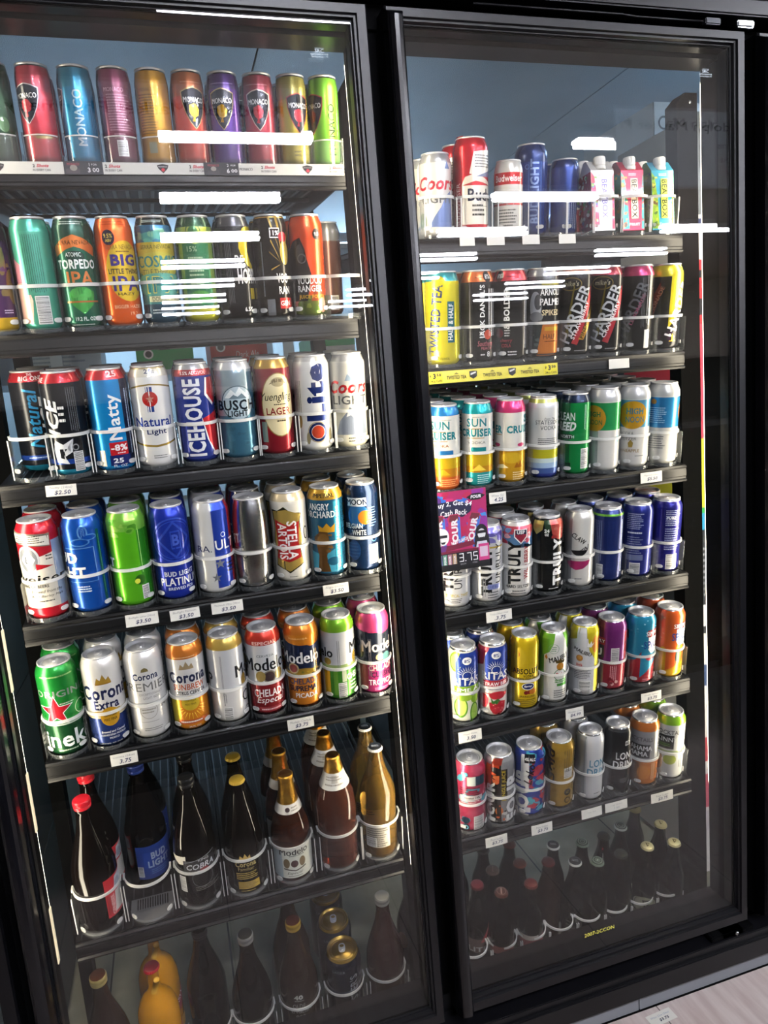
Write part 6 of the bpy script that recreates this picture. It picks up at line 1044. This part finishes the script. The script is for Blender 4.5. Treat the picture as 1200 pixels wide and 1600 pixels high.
tag(.868, EYE-1.030, 'paper tag with faint writing under the plain white can', [('t', 'Log drk', 0, 2, 5, '9a9a98', {'w': 24, 's': .2})], wd=.056, ht=.024)
tag(.936, EYE-1.029, 'paper tag with faint writing under the black can with block letters', [('t', 'Log drink', 0, 4, 5, '9a9a98', {'w': 34, 's': .2}), ('t', '3.50', 0, -4, 5, '8a8a98', {'w': 16})], wd=.062, ht=.0235, y=CY0-.0093)
tag(1.068, EYE-1.038, 'paper price tag reading 3.75 under the can with a dark square label', hand('Four Loko', '$3.75', 36), wd=.064, ht=.025)
o = tag(.905, EYE-1.4335, 'paper price tag reading 3.75 fallen flat on the shop floor', [('t', 'White Claw (24oz)', 0, 5, 6, '8a97ac', {'w': 50, 's': .15}), ('t', '$3.75', 4, -5, 8, '14183a', {'w': 26, 's': .2, 'b': .03})], wd=.066, ht=.030, y=-.034, curl=.0)
o.rotation_euler = (rad(-90), 0, 0.06); o.location = (.906, -.036, .0012)
o['group'] = 'loose paper'
def strip(x0, x1, z0, z1, hexc, label, ops, y, name='shelf_strip'):
    mb = MB(); mb.box(x0, x1, y, y+.0006, z0, z1, paper(hexc)); cxm, czm = (x0+x1)/2, (z0+z1)/2
    Art(flat=True).add(ops).emit(mb, lambda u, v, o: (cxm + u*1e-3, y - o*1e-3, czm + v*1e-3), paper, off0=.15, step=.06)
    return mb.build(name, label=label, cat='shelf strip', group='printed promotional shelf strips')
def shots(x): return [('t', '2', x-14, 3.4, 5.5, '26262a', {'b': .04}), ('t', 'Shots', x, 3.6, 5.5, 'b8283a', {'w': 20, 's': .3, 'b': .04}), ('t', 'IN EVERY CAN', x-2, -3.6, 4, '26262a', {'w': 28, 'b': .03})]
def crest(x): return [('pm', x, 0, [(-10, 5.5), (0, 8), (10, 5.5), (8, 0), (0, -8), (-8, 0)], '26262c'), ('t', 'MONACO', x, 3.2, 2.4, 'd9d9d9', {'w': 15, 'b': .02}), ('e', x, -2, 3, 3, 'c42c3c')]
zs = EYE + .4355; ya = CY0 - .0078
strip(-.297, -.114, zs-.010, zs+.010, 'c9c7bf', 'pale printed strip on the top rail under the coral red can', [*shots(58)] + crest(-12) + shots(-60), ya)
strip(-.062, .125, zs-.010, zs+.010, 'c9c7bf', 'pale printed strip on the top rail under the maroon and gold cans', shots(-62) + crest(20) + shots(82), ya)
strip(.125, .386, zs-.010, zs+.010, 'c9c7bf', 'pale printed strip on the top rail under the slim purple can onward', [('t', 'MONACO', 66-122, 0, 5, '26262a', {'w': 24, 'b': .03})] + shots(-12) + crest(60) + shots(118), ya)
strip(-.114, -.050, zs-.011, zs+.011, '33343a', 'dark price card reading 3.00 under the slim sky blue can', [('r', -29, -6, -9, -2, '4a4448'), ('e', -16, 0, 6, 5, '8a867c'), ('t', 'MONACO', -16, 6, 4, 'b03a48', {'w': 20}), ('t', '1', 10, 5.5, 5, 'd5d5d5'), ('t', 'FOR', 18, 5.5, 3, 'd5d5d5', {'w': 9}), ('t', '3', 9, -3.5, 8, 'd5d5d5', {'b': .03}), ('t', '00', 20, -3.5, 7, 'd5d5d5', {'w': 11, 'b': .02})], ya-.0012, 'price_card')
strip(.123, .186, zs-.011, zs+.011, '2c2c32', 'dark price card reading 6.00 under the slim purple can', [('r', -28, -4, -9, -2, '3c3a3e'), ('e', -14, 0, 5, 4, '8a867c'), ('t', 'MONACO', -14, 6, 4, 'b03a48', {'w': 20}), ('t', '2', 12, 6, 5, 'd5d5d5'), ('t', 'FOR', 22, 6, 3, 'd5d5d5', {'w': 9}), ('t', '6', 12, -3.5, 8, 'd5d5d5', {'b': .03}), ('t', '00', 23, -3.5, 6, 'd5d5d5', {'w': 11, 'b': .02})], ya-.0012, 'price_card')
def tea(x): return [('t', 'TWISTED TEA', x, -2, 7.5, '2a2a20', {'w': 44, 'b': .07}), ('pm', x, 4, [(-6, 0), (0, 4), (6, 0)], '7a7420')]
def crest2(x): return [('pm', x, 1, [(-9, 7), (0, 8), (9, 7), (8, -4), (0, -9), (-8, -4)], '26262a'), ('pm', x, 1, [(-6, 3), (6, 6), (6, 3), (-6, -1)], 'c9c9c9')]
def pr(x): return [('r', x-16, x+15, -10.5, 10.5, 'd9cc2a'), ('t', '$', x-12, 4, 6, '23231c', {'b': .05}), ('t', '3', x-3, 3, 11, '23231c', {'b': .07}), ('t', '50', x+7, 5, 6, '23231c', {'w': 10, 'b': .05}), ('t', '24oz CAN', x, -7, 5, '23231c', {'w': 27, 'b': .04})]
zt = EYE + .0305
strip(.505, .828, zt-.0125, zt+.0125, 'd0c44a', 'yellow printed strip with shields and prices under the tall yellow can', pr(-122) + tea(-76) + crest2(-38) + tea(6) + crest2(52) + tea(94) + pr(144), ya)

# poster hanging in front of the slender cans
def poster():
    x0, x1, z0, z1, y = .505, .628, EYE-.374, EYE-.205, CY0-.036
    e = empty('promo_poster', ((x0+x1)/2, y, (z0+z1)/2), 'pink and blue poster with a cash back offer and digital price 3.75', 'poster')
    wd, ht = (x1-x0)*1e3, (z1-z0)*1e3; a = wd/2; b2 = ht/2
    mb = MB(); mb.box(-a*1e-3, a*1e-3, 0, .0008, -b2*1e-3, b2*1e-3, paper('a81c5c')); ops = []
    ops += [('blobs', -a+1, a-1, -b2+52, b2-1, 34, 7, 15, ['2a6ac4', 'c42a6c', '5a2a7c', 'b01c4a', '8a2a8c', '3a8ad0'])]
    ops += [('pm', 38, 68, [(-22, 0), (-8, 7), (8, 7), (22, 1), (8, -7), (-10, -7)], '121018'), ('t', 'FOUR', 38, 68, 7, 'e6e6e6', {'w': 24, 's': .2, 'b': .05})]
    ops += [('pm', -16, 50, [(-50, 12), (10, 14), (44, 2), (40, -12), (22, -22), (-40, -18), (-50, -4)], '1a1c3c'), ('t', 'Buy 2, Get $4', -14, 58, 13, 'e6e6e6', {'w': 84, 's': .1, 'b': .02, 'arc': 170}), ('t', 'Cash Back', -14, 40, 12, 'e6e6e6', {'w': 60, 's': .1, 'b': .02, 'arc': 170})]
    for cxx, rt in ((-48, 0), (-14, 0), (26, -14)):
        ca, sa = math.cos(rad(rt)), math.sin(rad(rt)); q = lambda p: (p[0]*ca - p[1]*sa, p[0]*sa + p[1]*ca)
        ops += [('pm', cxx, -4, [q(p) for p in ((-14, -36), (14, -36), (14, 34), (9, 40), (-9, 40), (-14, 34))], 'b02a56'), ('pm', cxx, -4, [q(p) for p in ((6, -34), (13, -34), (13, 32), (6, 36))], '3a6ac0'), ('pm', cxx, -4, [q(p) for p in ((-12, 24), (10, 26), (9, 38), (-9, 38))], '6a2430'), ('t', 'FOUR', cxx, -4, 15, 'dedede', {'rot': 90 + rt, 'w': 60, 'b': .08})]
    # two figures in sunglasses
    for fx, hair in ((-42, 'd9d9d9'), (46, '14121a')):
        ops += [('e', fx, -10, 14, 18, hair)] + ([('pm', fx, -26, [(-18, -14), (18, -14), (16, 10), (-16, 10)], hair)] if fx > 0 else []) + [('e', fx, -13, 9, 11, 'd5d5d5'), ('r', fx-10, fx+10, -12, -6, '14121a'), ('pm', fx, -20, [(-6, 0), (6, 0), (3, -5), (-3, -5)], '14121a'), ('r', fx-4, fx+4, -20.5, -19, 'd5d5d5'), ('pm', fx, -37, [(-15, -8), (15, -8), (11, 8), (-11, 8)], '5a2a6c' if fx < 0 else 'c9c9d6')]
    ops += [('t', 'NEW FLAVOR', -4, -22, 7, 'e9e9e9', {'rot': 12, 'w': 40, 'b': .04}), ('pm', -4, -34, [(-34, -8), (34, 0), (30, 10), (-30, 4)], '6a1430'), ('r', -a, a, -b2, -b2+38, '100e14'), ('r', -a, a, -b2+38, -b2+43, '6a1030')]
    for k, c in enumerate(('6a7ab0', '5a8a7a', '9a6a7a', 'a98a6a')):
        ops += [('r', -56 + k*11, -47 + k*11, -b2+14, -b2+36, c), ('t', 'FOUR', -51.5 + k*11, -b2+24, 4.5, 'd5d5d5', {'rot': 90, 'w': 18, 'b': .05})]
    seg = {'3': 'abgcd', '7': 'abc', '5': 'afgcd'}
    def dig(ch, x, y):
        h = 9; wv = 10; t = 1.7; pos = {'a': (0, wv, 2*h-t, 2*h), 'g': (0, wv, h-t/2, h+t/2), 'd': (0, wv, 0, t), 'b': (wv-t, wv, h, 2*h), 'c': (wv-t, wv, 0, h), 'f': (0, t, h, 2*h), 'e': (0, t, 0, h)}
        return [('r', x+pos[s2][0], x+pos[s2][1], y+pos[s2][2], y+pos[s2][3], 'e9e9e9') for s2 in seg[ch]]
    ops += dig('3', -8, -b2+17) + [('r', 5, 7, -b2+17, -b2+19, 'e9e9e9')] + dig('7', 10, -b2+17) + dig('5', 24, -b2+17)
    ops += [('t', 'EACH', 0, -b2+12, 3.4, 'a9a9a9', {'w': 12}), ('t', '+TAX', 27, -b2+12, 3.4, 'a9a9a9', {'w': 11}), ('r', 37, 61, -b2+14, -b2+50, 'c03a7a'), ('r', 40, 58, -b2+22, -b2+44, 'c9b0c0'), ('r', -a, a, -b2, -b2+9, '0a090c')]
    Art(flat=True).add(ops).emit(mb, lambda u, v, o: (u*1e-3, -o*1e-3, v*1e-3), paper, off0=.1, step=.012)
    mb.build('printed_sheet', e)
    mb = MB(); mb.box(-a*1e-3, a*1e-3, .0008, .004, b2*1e-3-.012, b2*1e-3, M_CLEARPL); mb.build('hanger_clip', e)
poster()

# ================================================================= cartons and shelving deeper in the cold room
def case(x0, x1, y0, y1, z0, z1, hexc, label, ops, side=None, group='beer cases stored in the cold room', face='front'):
    mb = MB(); e = empty('drink_case', ((x0+x1)/2, y0, z0), label, 'box', group); a = (x1-x0)/2
    mb.box(-a, a, 0, y1-y0, 0, z1-z0, paper(hexc), .002)
    Art(flat=True).add(ops).emit(mb, lambda u, v, o: (u*1e-3, -o*1e-3, v*1e-3), paper)
    mb.build('case_body', e)
    m2 = MB(); m2.box(-.02, .02, -.0004, .0, (z1-z0)*.78, (z1-z0)*.86, M_BLACK); m2.box(-a, a, (y1-y0)*.5-.004, (y1-y0)*.5+.004, z1-z0, z1-z0+.0003, M_WIRE); m2.build('hand_hole', e)
    return e
g2 = 'multipack cases stacked past the shelf post'
zz = EYE; X0 = 1.306
def stack(za, zb, c, lb, ops): case(X0, 1.584, CY0+.12, CY0+.44, zz+za, zz+zb-.001, c, lb, ops, group=g2)
stack(-1.40, -1.082, 'c9c4be', 'white multipack case at the bottom of the stack past the shelf post', [('r', -139, -100, 200, 300, 'b04a5a'), ('r', -139, -110, 130, 190, 'b9b0b0')])
stack(-1.082, -.694, 'd0d0cc', 'white multipack case above the bottom one past the shelf post', [('r', -139, -90, 20, 90, 'b8404a'), ('r', -139, -100, 240, 300, '3a4a6c'), ('t', 'SELTZER', -110, 180, 22, '55585a', {'rot': 90, 'w': 120})])
stack(-.694, -.411, '2c2e32', 'dark grey multipack case in the middle of the stack past the shelf post', [('r', -139, -90, 20, 80, 'b9bcc0'), ('m', -136, -90, 100, 240, 9, '8a8c90')])
stack(-.411, -.171, 'c0c02f', 'yellow green multipack case past the shelf post', [('t', 'TRULY', -112, 100, 34, '1d1e1c', {'rot': -90, 'w': 110, 'b': .05}), ('p', [(-139, 0), (-100, 0), (-100, 40), (-139, 46)], '2a8ab0'), ('p', [(-139, 46), (-100, 40), (-100, 56), (-139, 60)], '2f9a4a')])
stack(-.171, .118, 'c23a4c', 'coral pink multipack case past the shelf post', [('t', 'TRULY', -112, 160, 34, '1d1418', {'rot': -90, 'w': 130, 'b': .05}), ('ring', -118, 50, 20, 17, '8a1c30'), ('ring', -118, 50, 12, 9, '8a1c30')])
stack(.118, .272, 'b8262c', 'red multipack case past the shelf post', [('r', -139, -90, 20, 60, '14100f'), ('r', -139, -100, 110, 128, '14100f')])
stack(.272, .379, 'd9d8d2', 'thin white case with a navy mark past the shelf post', [('r', -139, -112, 70, 96, '22305c')])
stack(.379, .615, '70767a', 'topmost pale grey case of the stack past the shelf post', [('t', 'ICE', -112, 150, 40, '2a2c30', {'rot': -90, 'w': 90, 'b': .03}), ('t', 'C', -112, 60, 36, '2a2c30', {'rot': -90, 'w': 26, 'b': .03})])
case(1.50, 1.95, .70, 1.08, EYE+.421, EYE+.80, 'c9d2d6', 'tall pale case with big curved letters stored high behind the red carton', [('t', 'PEACE', -150, 210, 60, '4a545c', {'rot': 40, 'w': 170, 'b': .03}), ('ring', -190, 320, 20, 14, '3a444c'), ('t', 'S', -60, 180, 90, '4a545c', {'w': 60, 'b': .04})])
case(1.40, 1.72, .62, .95, EYE-.16, EYE+.08, '1c1416', 'black case with red lettering stored behind the raspberry necked can', [('t', 'TRULY', 30, 120, 70, 'a02c34', {'rot': 90, 'w': 180, 'b': .06}), ('m', -120, -10, 40, 200, 6, 'a02c34'), ('t', 'BELTZ', 130, 120, 16, 'b9b9b9', {'rot': 90, 'w': 100})])
case(1.50, 1.95, .70, 1.08, EYE+.15, EYE+.42, '3a2026', 'dark maroon case stored behind the post, above the black one', [('t', 'TRU', -60, 140, 60, '8a2c34', {'rot': 90, 'w': 150, 'b': .05}), ('e', 90, 150, 50, 70, 'a0243c')])
case(1.72, 2.07, 1.25, 1.6, 0.02, .335, '8a6a54', 'brown case on the cold room floor behind the cream capped bottles', [('r', -170, 170, 120, 200, 'a87a6a'), ('m', -150, 150, 220, 280, 4, '5a4438')])
for k, (za, zb, c) in enumerate(((-1.40, -1.0, '1c2e34'), (-.999, -.6, '16242b'), (-.599, -.2, '1b3038'), (-.199, .2, '14242c'), (.201, .42, '1a2c34'))):  # dark cases added to darken the bright view past the shelves
    case(-.78, -.40, CY0+.03, CY0+.62, EYE+za, EYE+zb, c, 'added dark case darkening the neighbouring bay at the hinge edge, %s from the floor' % ORD[k+1], [('m', 90, 180, 60, (zb-za)*1e3-60, 6, '2f4a54')], group='added dark cases that darken the neighbouring bay')
# storage rack behind the first door: white shelf, cases on it
rk = empty('storage_rack', (.2, 1.9, 0), 'pale storage rack at the back of the cold room behind the first door', 'shelving')
M_RK = pmat('white rack', 'b9c9d4', .45)
for zz2 in (.55, 1.12, 1.605, 2.05):
    mb = MB(); mb.box(-1.4, .85, -.25, .3, zz2-.02, zz2, M_RK); mb.build('rack_shelf', rk)
for xx in (-1.4, -.55, .3, .85):
    mb = MB(); mb.box(xx-.02, xx+.02, -.27, -.25, 0, 2.1, M_RK); mb.box(xx-.02, xx+.02, .28, .3, 0, 2.1, M_RK); mb.build('rack_post', rk)
rk = empty('storage_rack', (1.68, .62, 0), 'black storage rack behind the wide bay carrying dark cases', 'shelving')
for zz2 in (EYE-.161, EYE+.149):
    mb = MB(); mb.box(-.3, .6, 0, .6, zz2-.02, zz2, M_SHELF); mb.build('rack_shelf', rk)
for xx in (-.3, .58):
    for yy in (0, .58):
        mb = MB(); mb.box(xx, xx+.02, yy, yy+.02, EYE-1.4, EYE+.15, M_SHELF); mb.build('rack_post', rk)
gr = 'cases on the pale storage rack'
case(-.075, .135, 1.67, 1.95, 1.606, 1.70, '2f9a54', 'green case on the storage rack above the white can with gold arcs', [('e', -60, 60, 18, 18, 'd9d9d4'), ('e', -60, 60, 12, 12, '1c1c1c')], group=gr)
case(.20, .42, 1.67, 1.95, 1.606, 1.71, 'b8403a', 'red case on the storage rack above the navy can with block lettering', [('e', -70, 70, 18, 18, 'd0d0d0'), ('e', -70, 70, 12, 12, '2a2a2a'), ('t', 'Dark Ale', 30, 40, 24, 'e0d0d0', {'w': 90, 's': .2})], group=gr)
case(.60, .78, 1.67, 1.95, 1.606, 1.70, '2a9a54', 'small green and white case on the storage rack beside the shelf post', [('r', -90, 90, 4, 50, 'd5d9d5'), ('t', 'PINEAPPLE', 0, 26, 16, '2a4a34', {'w': 120})], group=gr)
case(-.55, -.2, 1.67, 1.95, 1.606, 1.73, 'a9b9c4', 'pale blue case on the storage rack at the hinge side', [('m', -120, 120, 30, 90, 4, '77899a')], group=gr)
# cold room tubes; the third is added out of view to brighten the pale case
M_COLD = pmat('cold room tube', 'bcdcf6', .5, emit=COLD_POWER)
for k, (xx, yy, zz3, lb) in enumerate(((-.3, 3.45, EYE+.96, 'cold room tube lamp behind the slim cocktail cans'), (1.3, 3.3, EYE+.96, 'cold room tube lamp behind the gable cartons'), (2.45, .55, EYE+.96, 'unseen tube lamp added to brighten the pale stored case'))):
    e = empty('cold_room_lamp', (xx, yy, zz3), lb, 'lamp', 'tube lamps of the cold room')
    mb = MB(); mb.box(-.6, .6, -.06, .06, .0, .04, M_HOUS, .004); mb.build('housing', e)
    mb = MB(); mb.box(-.58, .58, -.035, .035, -.02, -.001, M_COLD, .003); mb.build('tube', e)
